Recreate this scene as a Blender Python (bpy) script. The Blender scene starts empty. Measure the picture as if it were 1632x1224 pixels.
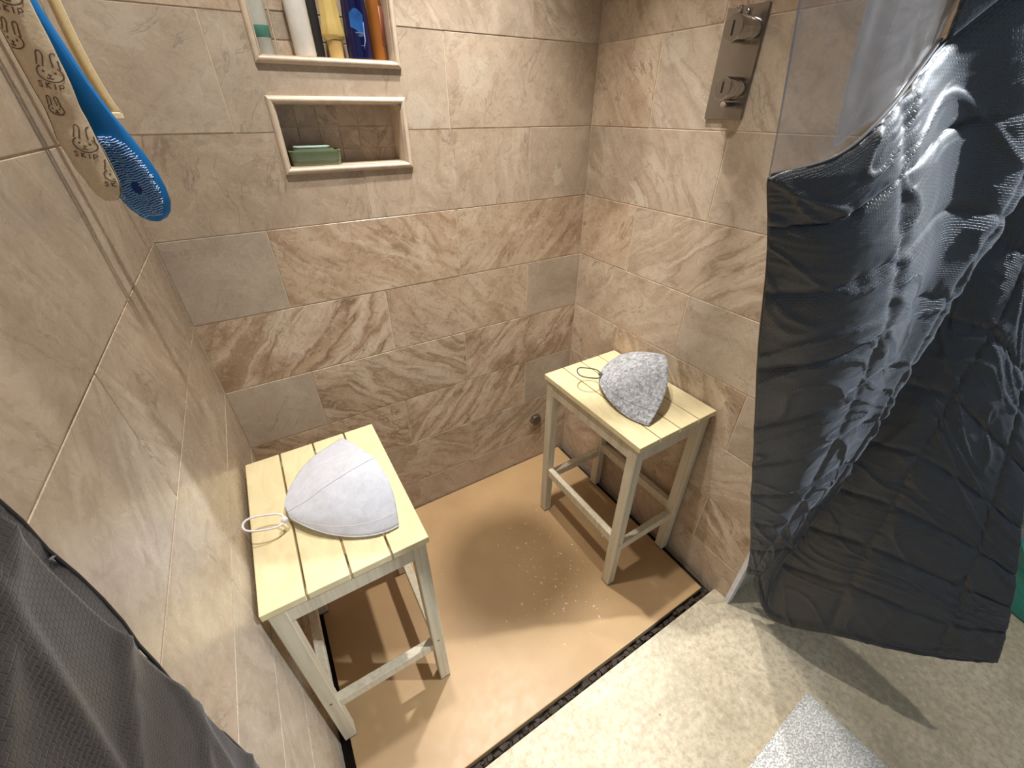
import bpy, bmesh, math, random
from mathutils import Vector, Matrix, noise

random.seed(7)
SC = bpy.context.scene
COL = SC.collection

# ------------------------------------------------------------------ camera, world, lights, exposure
W = 1.207            # width of the shower recess (x), depth runs along -y from the back wall y=0
YF = -0.917          # front end of the side walls
CEIL = 2.42
cam_d = bpy.data.cameras.new('camera')
cam = bpy.data.objects.new('camera', cam_d); COL.objects.link(cam)
cam_d.sensor_fit = 'HORIZONTAL'; cam_d.sensor_width = 36.0
cam_d.lens = 653.25 / 1632 * 36.0
cam_d.clip_start = 0.01
CAMP = Vector((0.1952, -1.1846, 1.3841))
_r = Vector((0.856, -0.518, 0.0)).normalized()
_f = Vector((0.431, 0.712, -0.555)).normalized()
_r = (_r - _f * _r.dot(_f)).normalized()
_u = _r.cross(_f)
m = Matrix((_r, _u, -_f)).transposed().to_4x4(); m.translation = CAMP
cam.matrix_world = m
SC.camera = cam

world = bpy.data.worlds.new('world'); SC.world = world; world.use_nodes = True
bg = world.node_tree.nodes['Background']
bg.inputs[0].default_value = (0.64, 0.80, 1.0, 1); bg.inputs[1].default_value = 0.33

SC.view_settings.view_transform = 'Standard'
SC.view_settings.look = 'None'
SC.view_settings.gamma = 1.0
SC.view_settings.use_curve_mapping = False
SC.view_settings.exposure = 0.0

# recessed ceiling downlights: (x, y, watts, colour, spot angle, blend, bulb radius, aim point or None, label)
DOWNLIGHTS = [
    (0.76, -0.29, 146, (1.0, 0.955, 0.90), 63, 1.0, 0.022, None, 'round recessed ceiling downlight over the back of the shower'),
    (0.36, -0.48, 70, (1.0, 0.955, 0.90), 112, 1.0, 0.03, None, 'round recessed ceiling downlight near the left shower wall'),
    (0.64, -1.035, 50, (1.0, 0.95, 0.88), 30, 0.5, 0.012, None, 'round recessed ceiling downlight just outside the shower opening'),
    (1.50, -1.17, 50, (1.0, 0.95, 0.87), 150, 0.6, 0.022, None, 'round recessed ceiling downlight over the concrete floor beside the right curtain'),
    (2.25, -1.80, 400, (0.86, 0.93, 1.0), 35, 0.5, 0.03, (1.14, -0.98, 1.18), 'cool white tilting ceiling downlight at the right of the room'),
]

# ------------------------------------------------------------------ helpers
def srgb(r, g, b):
    def c(v):
        v /= 255.0
        return v / 12.92 if v <= 0.04045 else ((v + 0.055) / 1.055) ** 2.4
    return (c(r), c(g), c(b), 1.0)

def link(o, parent=None):
    COL.objects.link(o)
    if parent is not None: o.parent = parent
    return o

def tag(o, label=None, cat=None, group=None, kind=None):
    if label: o['label'] = label
    if cat: o['category'] = cat
    if group: o['group'] = group
    if kind: o['kind'] = kind
    return o

def empty(name, loc=(0, 0, 0), rz=0.0):
    o = bpy.data.objects.new(name, None); o.empty_display_size = 0.05
    o.location = loc; o.rotation_euler = (0, 0, rz)
    return link(o)

class MB:
    def __init__(s): s.v = []; s.f = []; s.mi = []; s.uv = None
    def add(s, vs, fs, mi=0):
        n = len(s.v); s.v += [tuple(v) for v in vs]
        for f in fs: s.f.append(tuple(i + n for i in f)); s.mi.append(mi)
        return s
    def box(s, a, b, mi=0):
        x0, y0, z0 = a; x1, y1, z1 = b
        return s.add([(x0,y0,z0),(x1,y0,z0),(x1,y1,z0),(x0,y1,z0),(x0,y0,z1),(x1,y0,z1),(x1,y1,z1),(x0,y1,z1)],
              [(0,3,2,1),(4,5,6,7),(0,1,5,4),(1,2,6,5),(2,3,7,6),(3,0,4,7)], mi)
    def tube(s, pts, r, n=8, closed=False, mi=0, caps=True):
        pts = [Vector(p) for p in pts]; k = len(pts)
        rs = r if isinstance(r, (list, tuple)) else [r] * k
        up = None; rings = []
        for i, p in enumerate(pts):
            if closed: t = pts[(i + 1) % k] - pts[i - 1]
            else: t = pts[min(i + 1, k - 1)] - pts[max(i - 1, 0)]
            t.normalize()
            if up is None:
                up = Vector((0, 0, 1)) if abs(t.z) < 0.9 else Vector((1, 0, 0))
            a = (up - t * up.dot(t)).normalized(); up = a
            b = t.cross(a)
            rings.append([p + (a * math.cos(2*math.pi*j/n) + b * math.sin(2*math.pi*j/n)) * rs[i] for j in range(n)])
        vs = [v for g in rings for v in g]; fs = []
        for i in range(k if closed else k - 1):
            for j in range(n):
                i2 = (i + 1) % k
                fs.append((i*n+j, i*n+(j+1) % n, i2*n+(j+1) % n, i2*n+j))
        if not closed and caps:
            fs.append(tuple(reversed(range(n)))); fs.append(tuple((k-1)*n+j for j in range(n)))
        return s.add(vs, fs, mi)
    def lathe(s, prof, n=32, center=(0, 0, 0), sx=1.0, sy=1.0, mi=0, caps=True):
        vs = []; fs = []
        for r, z in prof:
            for j in range(n):
                a = 2*math.pi*j/n
                vs.append((center[0]+r*sx*math.cos(a), center[1]+r*sy*math.sin(a), center[2]+z))
        k = len(prof)
        for i in range(k-1):
            for j in range(n):
                fs.append((i*n+j, i*n+(j+1) % n, (i+1)*n+(j+1) % n, (i+1)*n+j))
        if caps:
            fs.append(tuple(reversed(range(n)))); fs.append(tuple((k-1)*n+j for j in range(n)))
        return s.add(vs, fs, mi)
    def grid(s, P, mi=0, flip=False):
        nr = len(P); nc = len(P[0]); vs = [p for row in P for p in row]; fs = []
        for i in range(nr-1):
            for j in range(nc-1):
                q = (i*nc+j, i*nc+j+1, (i+1)*nc+j+1, (i+1)*nc+j)
                fs.append(tuple(reversed(q)) if flip else q)
        return s.add(vs, fs, mi)
    def mesh(s, name):
        me = bpy.data.meshes.new(name); me.from_pydata(s.v, [], s.f); me.update()
        for p, i in zip(me.polygons, s.mi): p.material_index = i
        return me
    def build(s, name, mat, parent=None, bevel=0.0, smooth=False, seg=2, fix=True):
        me = s.mesh(name)
        bm = bmesh.new(); bm.from_mesh(me)
        if fix: bmesh.ops.recalc_face_normals(bm, faces=bm.faces)
        if bevel: bmesh.ops.bevel(bm, geom=list(bm.edges), offset=bevel, segments=seg, affect='EDGES', profile=0.5)
        bm.to_mesh(me); bm.free()
        for mt in (mat if isinstance(mat, (list, tuple)) else [mat]): me.materials.append(mt)
        if smooth:
            for p in me.polygons: p.use_smooth = True
        return link(bpy.data.objects.new(name, me), parent)

def solidify(o, th, offset=0.0):
    md = o.modifiers.new('thickness', 'SOLIDIFY'); md.thickness = th; md.offset = offset
    return o

def autosmooth(o, ang=35):
    for p in o.data.polygons: p.use_smooth = True
    o.data.set_sharp_from_angle(angle=math.radians(ang))
    return o

def box_part(name, a, b, mat, parent=None, bevel=0.0015):
    return MB().box(a, b).build(name, mat, parent, bevel=bevel, seg=1)

# ------------------------------------------------------------------ node helpers
class NT:
    def __init__(s, name):
        s.m = bpy.data.materials.new(name); s.m.use_nodes = True
        s.t = s.m.node_tree; s.bsdf = s.t.nodes['Principled BSDF']; s.out = s.t.nodes['Material Output']
    def n(s, typ, **kw):
        nd = s.t.nodes.new(typ)
        for k, v in kw.items():
            if k.startswith('i_'):
                key = k[2:]; key = int(key) if key.isdigit() else key.replace('_', ' ')
                s.set(nd.inputs[key], v)
            else: setattr(nd, k, v)
        return nd
    def set(s, sock, v):
        if isinstance(v, bpy.types.NodeSocket): s.t.links.new(v, sock)
        elif isinstance(v, bpy.types.Node): s.t.links.new(v.outputs[0], sock)
        else: sock.default_value = v
    def math(s, op, a, b=0.0, clamp=False):
        nd = s.t.nodes.new('ShaderNodeMath'); nd.operation = op; nd.use_clamp = clamp
        s.set(nd.inputs[0], a); s.set(nd.inputs[1], b); return nd.outputs[0]
    def vmath(s, op, a, b=(0, 0, 0)):
        nd = s.t.nodes.new('ShaderNodeVectorMath'); nd.operation = op
        s.set(nd.inputs[0], a); s.set(nd.inputs[1], b); return nd.outputs[0]
    def mix(s, fac, a, b, blend='MIX'):
        nd = s.t.nodes.new('ShaderNodeMix'); nd.data_type = 'RGBA'; nd.blend_type = blend
        s.set(nd.inputs[0], fac); s.set(nd.inputs[6], a); s.set(nd.inputs[7], b); return nd.outputs[2]
    def ramp(s, fac, stops, interp='LINEAR'):
        nd = s.t.nodes.new('ShaderNodeValToRGB'); cr = nd.color_ramp; cr.interpolation = interp
        while len(cr.elements) < len(stops): cr.elements.new(0.5)
        for e, (p, c) in zip(cr.elements, stops):
            e.position = p; e.color = c if isinstance(c, (tuple, list)) else (c, c, c, 1)
        s.set(nd.inputs[0], fac); return nd.outputs[0]
    def noise(s, vec, scale, detail=4.0, rough=0.55, dist=0.0):
        nd = s.t.nodes.new('ShaderNodeTexNoise')
        s.set(nd.inputs['Vector'], vec); nd.inputs['Scale'].default_value = scale
        nd.inputs['Detail'].default_value = detail; nd.inputs['Roughness'].default_value = rough
        nd.inputs['Distortion'].default_value = dist; return nd
    def bump(s, h, strength=0.3, dist=0.002):
        nd = s.t.nodes.new('ShaderNodeBump'); s.set(nd.inputs['Height'], h)
        nd.inputs['Strength'].default_value = strength; nd.inputs['Distance'].default_value = dist
        s.t.links.new(nd.outputs[0], s.bsdf.inputs['Normal']); return nd
    def base(s, c): s.set(s.bsdf.inputs['Base Color'], c)
    def rough(s, v): s.set(s.bsdf.inputs['Roughness'], v)
    def obj(s): return s.n('ShaderNodeTexCoord').outputs['Object']

def plain(name, c, rough=0.5, metal=0.0, bumpscale=0, bumpstr=0.2, vary=0.08, coat=0.0):
    t = NT(name); oc = t.obj()
    nz = t.noise(oc, 35.0, 4).outputs[0]
    dark = tuple(v*(1-vary) for v in c[:3]) + (1,)
    lite = tuple(min(1, v*(1+vary)) for v in c[:3]) + (1,)
    t.base(t.ramp(nz, [(0.3, dark), (0.7, lite)])); t.rough(rough)
    t.bsdf.inputs['Metallic'].default_value = metal
    t.bsdf.inputs['Coat Weight'].default_value = coat
    if bumpscale: t.bump(t.noise(oc, bumpscale, 3).outputs[0], bumpstr, 0.001)
    return t.m

# ------------------------------------------------------------------ materials
def mat_tile(name='marble_tile', scale=1.0):
    """object colour: r = how strongly banded, g = tone (0 brown, 1 pale), b = band angle / pi"""
    t = NT(name)
    info = t.n('ShaderNodeObjectInfo'); oi = info.outputs['Random']
    ctl = t.n('ShaderNodeSeparateColor'); t.set(ctl.inputs[0], info.outputs['Color'])
    band, tone, ang = ctl.outputs[0], ctl.outputs[1], ctl.outputs[2]
    oc = t.obj()
    def scaled(v, k):
        nd = t.n('ShaderNodeVectorMath', operation='SCALE'); t.set(nd.inputs[0], v); nd.inputs['Scale'].default_value = k; return nd.outputs[0]
    offs = t.n('ShaderNodeCombineXYZ', i_0=t.math('MULTIPLY', oi, 37.3), i_1=t.math('MULTIPLY', oi, 91.7), i_2=t.math('MULTIPLY', oi, 53.1))
    rot = t.n('ShaderNodeVectorRotate', rotation_type='Y_AXIS')
    t.set(rot.inputs['Vector'], scaled(oc, scale)); t.set(rot.inputs['Angle'], t.math('MULTIPLY', ang, math.pi))
    p0 = t.vmath('ADD', rot.outputs[0], offs)
    wn = t.noise(p0, 5.0, 5, 0.6)
    warp = t.vmath('SUBTRACT', wn.outputs['Color'], (0.5, 0.5, 0.5))
    p1 = t.vmath('ADD', p0, scaled(warp, 0.17))
    ps = t.vmath('ADD', p0, scaled(warp, 0.075))
    mp = t.n('ShaderNodeMapping'); t.set(mp.inputs['Vector'], ps); mp.inputs['Scale'].default_value = (1.0, 1.0, 4.6)
    strata = t.noise(mp.outputs[0], 1.5, 7, 0.56, 0.25).outputs[0]
    cloud = t.noise(p1, 4.2, 7, 0.64, 0.7).outputs[0]
    D0, D, M1, M2, L = srgb(130, 100, 70), srgb(158, 128, 96), srgb(182, 153, 121), srgb(198, 171, 140), srgb(217, 197, 170)
    cs = t.ramp(strata, [(0.30, D), (0.38, M1), (0.405, L), (0.455, M2), (0.475, M1), (0.50, D), (0.515, M2), (0.55, L), (0.585, M1), (0.60, D0), (0.615, M1), (0.66, M2), (0.72, L)])
    cc = t.ramp(cloud, [(0.33, D), (0.45, M1), (0.55, M2), (0.70, L)])
    col = t.mix(t.math('MULTIPLY', band, t.ramp(t.noise(p0, 3.0, 3).outputs[0], [(0.36, 0.35), (0.50, 1.0)])), cc, cs)
    # sharp-edged pale and brown breccia patches
    vo = t.n('ShaderNodeTexVoronoi'); t.set(vo.inputs['Vector'], t.vmath('ADD', p0, scaled(warp, 0.13))); vo.inputs['Scale'].default_value = 7.5
    sep = t.n('ShaderNodeSeparateColor'); t.set(sep.inputs[0], vo.outputs['Color'])
    edge = t.noise(p0, 34, 4, 0.6).outputs[0]
    dist = t.math('ADD', vo.outputs['Distance'], t.math('MULTIPLY', t.math('SUBTRACT', edge, 0.5), 0.22))
    patch = t.math('MULTIPLY', t.ramp(sep.outputs[0], [(0.80, 0.0), (0.83, 1.0)]), t.ramp(dist, [(0.33, 1.0), (0.37, 0.0)]))
    col = t.mix(t.math('MULTIPLY', patch, 0.72), col, srgb(208, 189, 162))
    patch2 = t.math('MULTIPLY', t.ramp(sep.outputs[1], [(0.74, 0.0), (0.80, 1.0)]), t.ramp(dist, [(0.30, 1.0), (0.5, 0.0)]))
    col = t.mix(t.math('MULTIPLY', patch2, 0.40), col, srgb(146, 112, 78))
    # veins: dark hairlines, pale crossing threads
    m1 = t.noise(p0, 6.0, 2).outputs[0]
    v1 = t.math('ABSOLUTE', t.math('SUBTRACT', t.noise(mp.outputs[0], 2.3, 5, 0.55, 0.7).outputs[0], 0.5))
    dv = t.math('MULTIPLY', t.ramp(v1, [(0.0, 1.0), (0.011, 0.0)]), t.ramp(m1, [(0.46, 0.0), (0.58, 1.0)]))
    col = t.mix(t.math('MULTIPLY', dv, 0.65), col, srgb(104, 76, 50))
    v2 = t.math('ABSOLUTE', t.math('SUBTRACT', t.noise(p1, 7.5, 5, 0.6, 1.2).outputs[0], 0.5))
    lv = t.math('MULTIPLY', t.ramp(v2, [(0.0, 1.0), (0.014, 0.0)]), t.ramp(m1, [(0.42, 1.0), (0.55, 0.0)]))
    col = t.mix(t.math('MULTIPLY', lv, 0.5), col, srgb(220, 202, 174))
    # hackly mottling
    fine = t.noise(p1, 48.0, 5, 0.65, 1.0).outputs[0]
    col = t.mix(t.ramp(fine, [(0.36, 0.45), (0.50, 0.0)]), col, srgb(140, 110, 80))
    hl = t.noise(p1, 26.0, 6, 0.72, 2.5).outputs[0]
    col = t.mix(t.ramp(hl, [(0.55, 0.0), (0.66, 0.40)]), col, srgb(222, 206, 180))
    # tone: brown to pale
    col = t.mix(t.math('MULTIPLY', tone, 0.50), col, srgb(184, 171, 150))
    hsv = t.n('ShaderNodeHueSaturation'); t.set(hsv.inputs['Color'], col)
    t.set(hsv.inputs['Value'], t.math('ADD', t.math('MULTIPLY', t.math('FRACT', t.math('MULTIPLY', oi, 7.77)), 0.10), 0.97))
    t.set(hsv.inputs['Saturation'], t.math('SUBTRACT', 0.90, t.math('MULTIPLY', tone, 0.12)))
    t.base(hsv.outputs[0])
    t.rough(t.ramp(fine, [(0.3, 0.34), (0.7, 0.24)]))
    t.bsdf.inputs['Specular IOR Level'].default_value = 0.45
    t.bump(t.math('ADD', fine, t.math('MULTIPLY', v1, 0.6)), 0.05, 0.002)
    return t.m

def mat_concrete():
    t = NT('concrete_floor'); oc = t.obj()
    a = t.noise(oc, 3.2, 6, 0.6, 0.3).outputs[0]; b = t.noise(oc, 60, 5, 0.7).outputs[0]; c = t.noise(oc, 14, 6, 0.65, 0.5).outputs[0]
    col = t.ramp(a, [(0.32, srgb(182, 170, 145)), (0.50, srgb(208, 195, 168)), (0.66, srgb(222, 210, 184))])
    col = t.mix(t.ramp(c, [(0.34, 0.4), (0.50, 0.0)]), col, srgb(168, 154, 130))
    col = t.mix(t.ramp(b, [(0.36, 0.7), (0.52, 0.0)]), col, srgb(172, 157, 130))
    col = t.mix(t.ramp(b, [(0.54, 0.0), (0.68, 0.5)]), col, srgb(236, 224, 198))
    vo = t.n('ShaderNodeTexVoronoi'); t.set(vo.inputs['Vector'], oc); vo.inputs['Scale'].default_value = 26
    sep = t.n('ShaderNodeSeparateColor'); t.set(sep.inputs[0], vo.outputs['Color'])
    sp = t.math('MULTIPLY', t.ramp(vo.outputs['Distance'], [(0.07, 1.0), (0.10, 0.0)]), t.ramp(sep.outputs[0], [(0.80, 0.0), (0.82, 1.0)]))
    col = t.mix(t.math('MULTIPLY', sp, 0.7), col, srgb(120, 108, 90))
    sp2 = t.math('MULTIPLY', t.ramp(vo.outputs['Distance'], [(0.08, 1.0), (0.12, 0.0)]), t.ramp(sep.outputs[1], [(0.86, 0.0), (0.88, 1.0)]))
    col = t.mix(t.math('MULTIPLY', sp2, 0.8), col, srgb(240, 234, 216))
    t.base(col); t.rough(0.6); t.bump(t.math('ADD', b, c), 0.14, 0.003)
    return t.m

def mat_wood(name, c, dark, rough=0.5, axis='Y'):
    t = NT(name); oc = t.obj()
    mp = t.n('ShaderNodeMapping'); t.set(mp.inputs['Vector'], oc)
    s = {'X': (4, 90, 90), 'Y': (90, 4, 90), 'Z': (90, 90, 4)}[axis]; mp.inputs['Scale'].default_value = s
    g = t.noise(mp.outputs[0], 1.0, 4, 0.6).outputs[0]
    blot = t.noise(oc, 14, 4, 0.6).outputs[0]
    col = t.ramp(g, [(0.34, dark), (0.58, c)])
    col = t.mix(t.ramp(blot, [(0.35, 0.18), (0.6, 0.0)]), col, dark)
    t.base(col); t.rough(rough); t.bump(g, 0.15, 0.0008)
    return t.m

def mat_slat():
    t = NT('cream_slat'); oc = t.obj()
    mp = t.n('ShaderNodeMapping'); t.set(mp.inputs['Vector'], oc); mp.inputs['Scale'].default_value = (26, 9, 26)
    mp.inputs['Rotation'].default_value = (0, 0, 0.6)
    a = t.noise(mp.outputs[0], 1.0, 4, 0.5, 1.5).outputs[0]
    t.base(t.ramp(a, [(0.35, srgb(222, 206, 162)), (0.6, srgb(232, 218, 174))])); t.rough(0.45)
    t.bump(a, 0.25, 0.003)
    return t.m

def mat_fabric(name, cell, rough=0.48):
    """black quilted ripstop: honeycomb cells from the UV (metres)"""
    t = NT(name)
    uv = t.n('ShaderNodeTexCoord').outputs['UV']
    br = t.n('ShaderNodeTexBrick'); t.set(br.inputs['Vector'], uv)
    br.inputs['Scale'].default_value = 1.0
    br.inputs['Brick Width'].default_value = cell; br.inputs['Row Height'].default_value = cell*0.72
    br.inputs['Mortar Size'].default_value = cell*0.10; br.inputs['Mortar Smooth'].default_value = 0.6
    br.inputs['Color1'].default_value = (1, 1, 1, 1); br.inputs['Color2'].default_value = (0.8, 0.8, 0.8, 1); br.inputs['Mortar'].default_value = (0, 0, 0, 1)
    fac = br.outputs['Fac']
    nz = t.noise(uv, 40, 4).outputs[0]
    col = t.ramp(nz, [(0.3, srgb(34, 37, 43)), (0.7, srgb(46, 50, 57))])
    t.base(t.mix(fac, col, srgb(17, 17, 19)))
    t.rough(rough); t.bsdf.inputs['Specular IOR Level'].default_value = 1.0
    t.bsdf.inputs['Sheen Weight'].default_value = 0.22; t.bsdf.inputs['Sheen Roughness'].default_value = 0.35; t.bsdf.inputs['Sheen Tint'].default_value = (0.82, 0.88, 1.0, 1)
    h = t.math('SUBTRACT', t.math('MULTIPLY', nz, 0.5), fac)
    t.bump(h, 0.6, cell*0.14)
    return t.m

def mat_felt(name, stops, scale, rough=0.95):
    t = NT(name); oc = t.obj()
    a = t.noise(oc, scale, 6, 0.75, 0.6).outputs[0]; b = t.noise(oc, 420, 3, 0.7).outputs[0]
    f = t.math('ADD', t.math('MULTIPLY', a, 0.75), t.math('MULTIPLY', b, 0.25))
    t.base(t.ramp(f, stops)); t.rough(rough); t.bsdf.inputs['Sheen Weight'].default_value = 0.25
    t.bump(f, 0.35, 0.002)
    return t.m

def mat_pvc():
    t = NT('clear_pvc'); oc = t.obj()
    nz = t.noise(oc, 5.0, 3, 0.5, 1.2).outputs[0]
    t.bump(nz, 0.10, 0.02)
    bump = [n for n in t.t.nodes if n.bl_idname == 'ShaderNodeBump'][0]
    tr = t.n('ShaderNodeBsdfTransparent'); tr.inputs[0].default_value = (0.93, 0.93, 0.94, 1)
    gl = t.n('ShaderNodeBsdfGlossy'); gl.inputs['Roughness'].default_value = 0.08; t.t.links.new(bump.outputs[0], gl.inputs['Normal'])
    df = t.n('ShaderNodeBsdfDiffuse'); df.inputs[0].default_value = (0.75, 0.74, 0.74, 1)
    fr = t.n('ShaderNodeFresnel'); fr.inputs[0].default_value = 1.5; t.t.links.new(bump.outputs[0], fr.inputs['Normal'])
    m1 = t.n('ShaderNodeMixShader'); t.set(m1.inputs[0], t.math('MULTIPLY', fr.outputs[0], 0.7, True)); t.t.links.new(tr.outputs[0], m1.inputs[1]); t.t.links.new(gl.outputs[0], m1.inputs[2])
    scr = t.noise(oc, 9.0, 6, 0.7, 2.0).outputs[0]
    m2 = t.n('ShaderNodeMixShader'); t.set(m2.inputs[0], t.ramp(scr, [(0.4, 0.06), (0.75, 0.20)])); t.t.links.new(m1.outputs[0], m2.inputs[1]); t.t.links.new(df.outputs[0], m2.inputs[2])
    t.t.links.new(m2.outputs[0], t.out.inputs['Surface'])
    return t.m

def mat_tray():
    t = NT('tan_tray'); oc = t.obj()
    a = t.noise(oc, 4.0, 5, 0.55).outputs[0]; b = t.noise(oc, 30, 5, 0.6).outputs[0]
    col = t.ramp(a, [(0.3, srgb(172, 140, 100)), (0.7, srgb(190, 157, 114))])
    col = t.mix(t.ramp(b, [(0.60, 0.0), (0.75, 0.25)]), col, srgb(192, 162, 122))
    t.base(col); t.rough(t.ramp(b, [(0.3, 0.34), (0.7, 0.46)])); t.bump(b, 0.05, 0.002)
    return t.m

M = {}
M['tile'] = mat_tile()
M['tile_left'] = M['tile']
M['mosaic'] = mat_tile('mosaic_marble', 1.6)
M['grout'] = plain('grout', srgb(214, 198, 172), 0.85, vary=0.1)
M['trim'] = plain('travertine_trim', srgb(212, 194, 172), 0.4, bumpscale=120, bumpstr=0.15, vary=0.12)
M['white_edge'] = plain('white_edge_paint', srgb(226, 226, 228), 0.5)
M['plaster'] = plain('beige_plaster', srgb(196, 184, 165), 0.85)
M['ceiling'] = plain('ceiling_paint', srgb(225, 222, 214), 0.9)
M['concrete'] = mat_concrete()
M['dark_gap'] = plain('dark_gap', srgb(38, 32, 28), 0.9, bumpscale=80, vary=0.4)
M['tray'] = mat_tray()
M['slat'] = mat_slat()
M['frame'] = mat_wood('cream_frame', srgb(220, 210, 186), srgb(200, 189, 164), 0.5, 'Z')
M['rubber'] = plain('black_rubber', srgb(25, 24, 23), 0.7)
M['steel'] = plain('screw_steel', srgb(120, 110, 95), 0.35, metal=0.8)
M['chrome'] = plain('chrome', srgb(190, 188, 186), 0.10, metal=1.0, vary=0.02)
M['chrome_brushed'] = plain('chrome_face', srgb(150, 144, 138), 0.28, metal=0.9, vary=0.03)
M['black'] = plain('black_slot', srgb(30, 28, 27), 0.5)
M['white_felt'] = mat_felt('white_felt', [(0.35, srgb(196, 200, 212)), (0.65, srgb(216, 219, 228))], 60)
M['grey_felt'] = mat_felt('grey_felt', [(0.36, srgb(104, 106, 112)), (0.47, srgb(150, 152, 156)), (0.60, srgb(205, 206, 210))], 95)
M['white_cord'] = plain('white_cord', srgb(235, 230, 232), 0.7)
M['grey_cord'] = plain('grey_cord', srgb(92, 92, 90), 0.7)
M['fabric'] = mat_fabric('black_quilted_fabric', 0.0056)
M['fabric_near'] = M['fabric']
M['thread'] = plain('grey_thread', srgb(104, 104, 108), 0.6)
M['binding'] = plain('grey_binding', srgb(92, 94, 96), 0.6)
M['pvc'] = mat_pvc()
M['blue_plastic'] = plain('blue_silicone', srgb(22, 118, 190), 0.42, vary=0.03)
M['bristle'] = plain('pale_blue_bristle', srgb(200, 222, 242), 0.5, vary=0.1)
M['terry'] = mat_felt('cream_terry', [(0.35, srgb(206, 184, 152)), (0.65, srgb(228, 208, 178))], 140)
M['terry_back'] = mat_felt('sage_backing', [(0.35, srgb(110, 108, 80)), (0.65, srgb(132, 130, 98))], 120)
M['print'] = plain('brown_print', srgb(112, 84, 66), 0.8)
M['webbing'] = mat_felt('cream_webbing', [(0.35, srgb(214, 186, 132)), (0.65, srgb(228, 204, 154))], 120)
M['webbing_edge'] = plain('webbing_edge', srgb(238, 222, 186), 0.8)
M['mat_pile'] = mat_felt('bath_mat_pile', [(0.30, srgb(236, 236, 234)), (0.65, srgb(252, 252, 250))], 70)
M['teal'] = plain('teal_plastic', srgb(62, 168, 156), 0.4)
M['grey_plastic'] = plain('warm_grey_plastic', srgb(176, 170, 156), 0.45)
M['navy'] = plain('navy_plastic', srgb(20, 34, 60), 0.35)
M['blue_cloth'] = plain('pale_blue_plastic', srgb(120, 150, 185), 0.5)
M['white_plastic'] = plain('white_plastic', srgb(236, 236, 238), 0.4)
M['sage_ceramic'] = plain('sage_ceramic', srgb(104, 116, 86), 0.22, coat=0.4)
M['soap'] = plain('pale_green_soap', srgb(176, 200, 190), 0.5)
M['lamp_trim'] = plain('lamp_trim', srgb(235, 235, 235), 0.4)
M['flake'] = plain('pale_flake', srgb(245, 228, 190), 0.6)
M['rubble'] = plain('rubble', srgb(60, 50, 42), 0.95, bumpscale=60, vary=0.5)
M['mortar'] = plain('mortar', srgb(190, 178, 154), 0.9, bumpscale=60, vary=0.2)  # concrete-like tone of the patch that stands for the curtain's shadow
def emis(name, c, k):
    t = NT(name); t.base(c); t.bsdf.inputs['Emission Color'].default_value = c; t.bsdf.inputs['Emission Strength'].default_value = k
    return t.m

# ------------------------------------------------------------------ tiled walls
ROW0 = 1.344 + 0.2 * 4      # a row line; rows every 0.2 m below
NICHES = [(0.307, 0.593, 1.270, 1.400), (0.307, 0.593, 1.477, 1.80)]
ZB = -0.02

def sheet_with_holes(x0, x1, z0, z1, holes, y0, y1):
    """slab in the xz plane, front y0, back y1, rectangular holes cut through (clean shared topology)"""
    xs = sorted({x0, x1, *[min(max(h[k], x0), x1) for h in holes for k in (0, 1)]})
    zs = sorted({z0, z1, *[min(max(h[k], z0), z1) for h in holes for k in (2, 3)]})
    nx, nz = len(xs), len(zs)
    def solid(i, j):
        if i < 0 or j < 0 or i >= nx-1 or j >= nz-1: return False
        cx, cz = (xs[i]+xs[i+1])/2, (zs[j]+zs[j+1])/2
        return not any(h[0] < cx < h[1] and h[2] < cz < h[3] for h in holes)
    mb = MB(); vid = {}
    def V(i, j, s):
        k = (i, j, s)
        if k not in vid: vid[k] = len(mb.v); mb.v.append((xs[i], y1 if s else y0, zs[j]))
        return vid[k]
    def F(*q): mb.f.append(q); mb.mi.append(0)
    for i in range(nx-1):
        for j in range(nz-1):
            if not solid(i, j): continue
            F(V(i,j,0), V(i+1,j,0), V(i+1,j+1,0), V(i,j+1,0)); F(V(i,j,1), V(i,j+1,1), V(i+1,j+1,1), V(i+1,j,1))
            if not solid(i-1, j): F(V(i,j,0), V(i,j+1,0), V(i,j+1,1), V(i,j,1))
            if not solid(i+1, j): F(V(i+1,j,0), V(i+1,j,1), V(i+1,j+1,1), V(i+1,j+1,0))
            if not solid(i, j-1): F(V(i,j,0), V(i,j,1), V(i+1,j,1), V(i+1,j,0))
            if not solid(i, j+1): F(V(i,j+1,0), V(i+1,j+1,0), V(i+1,j+1,1), V(i,j+1,1))
    return mb

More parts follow.
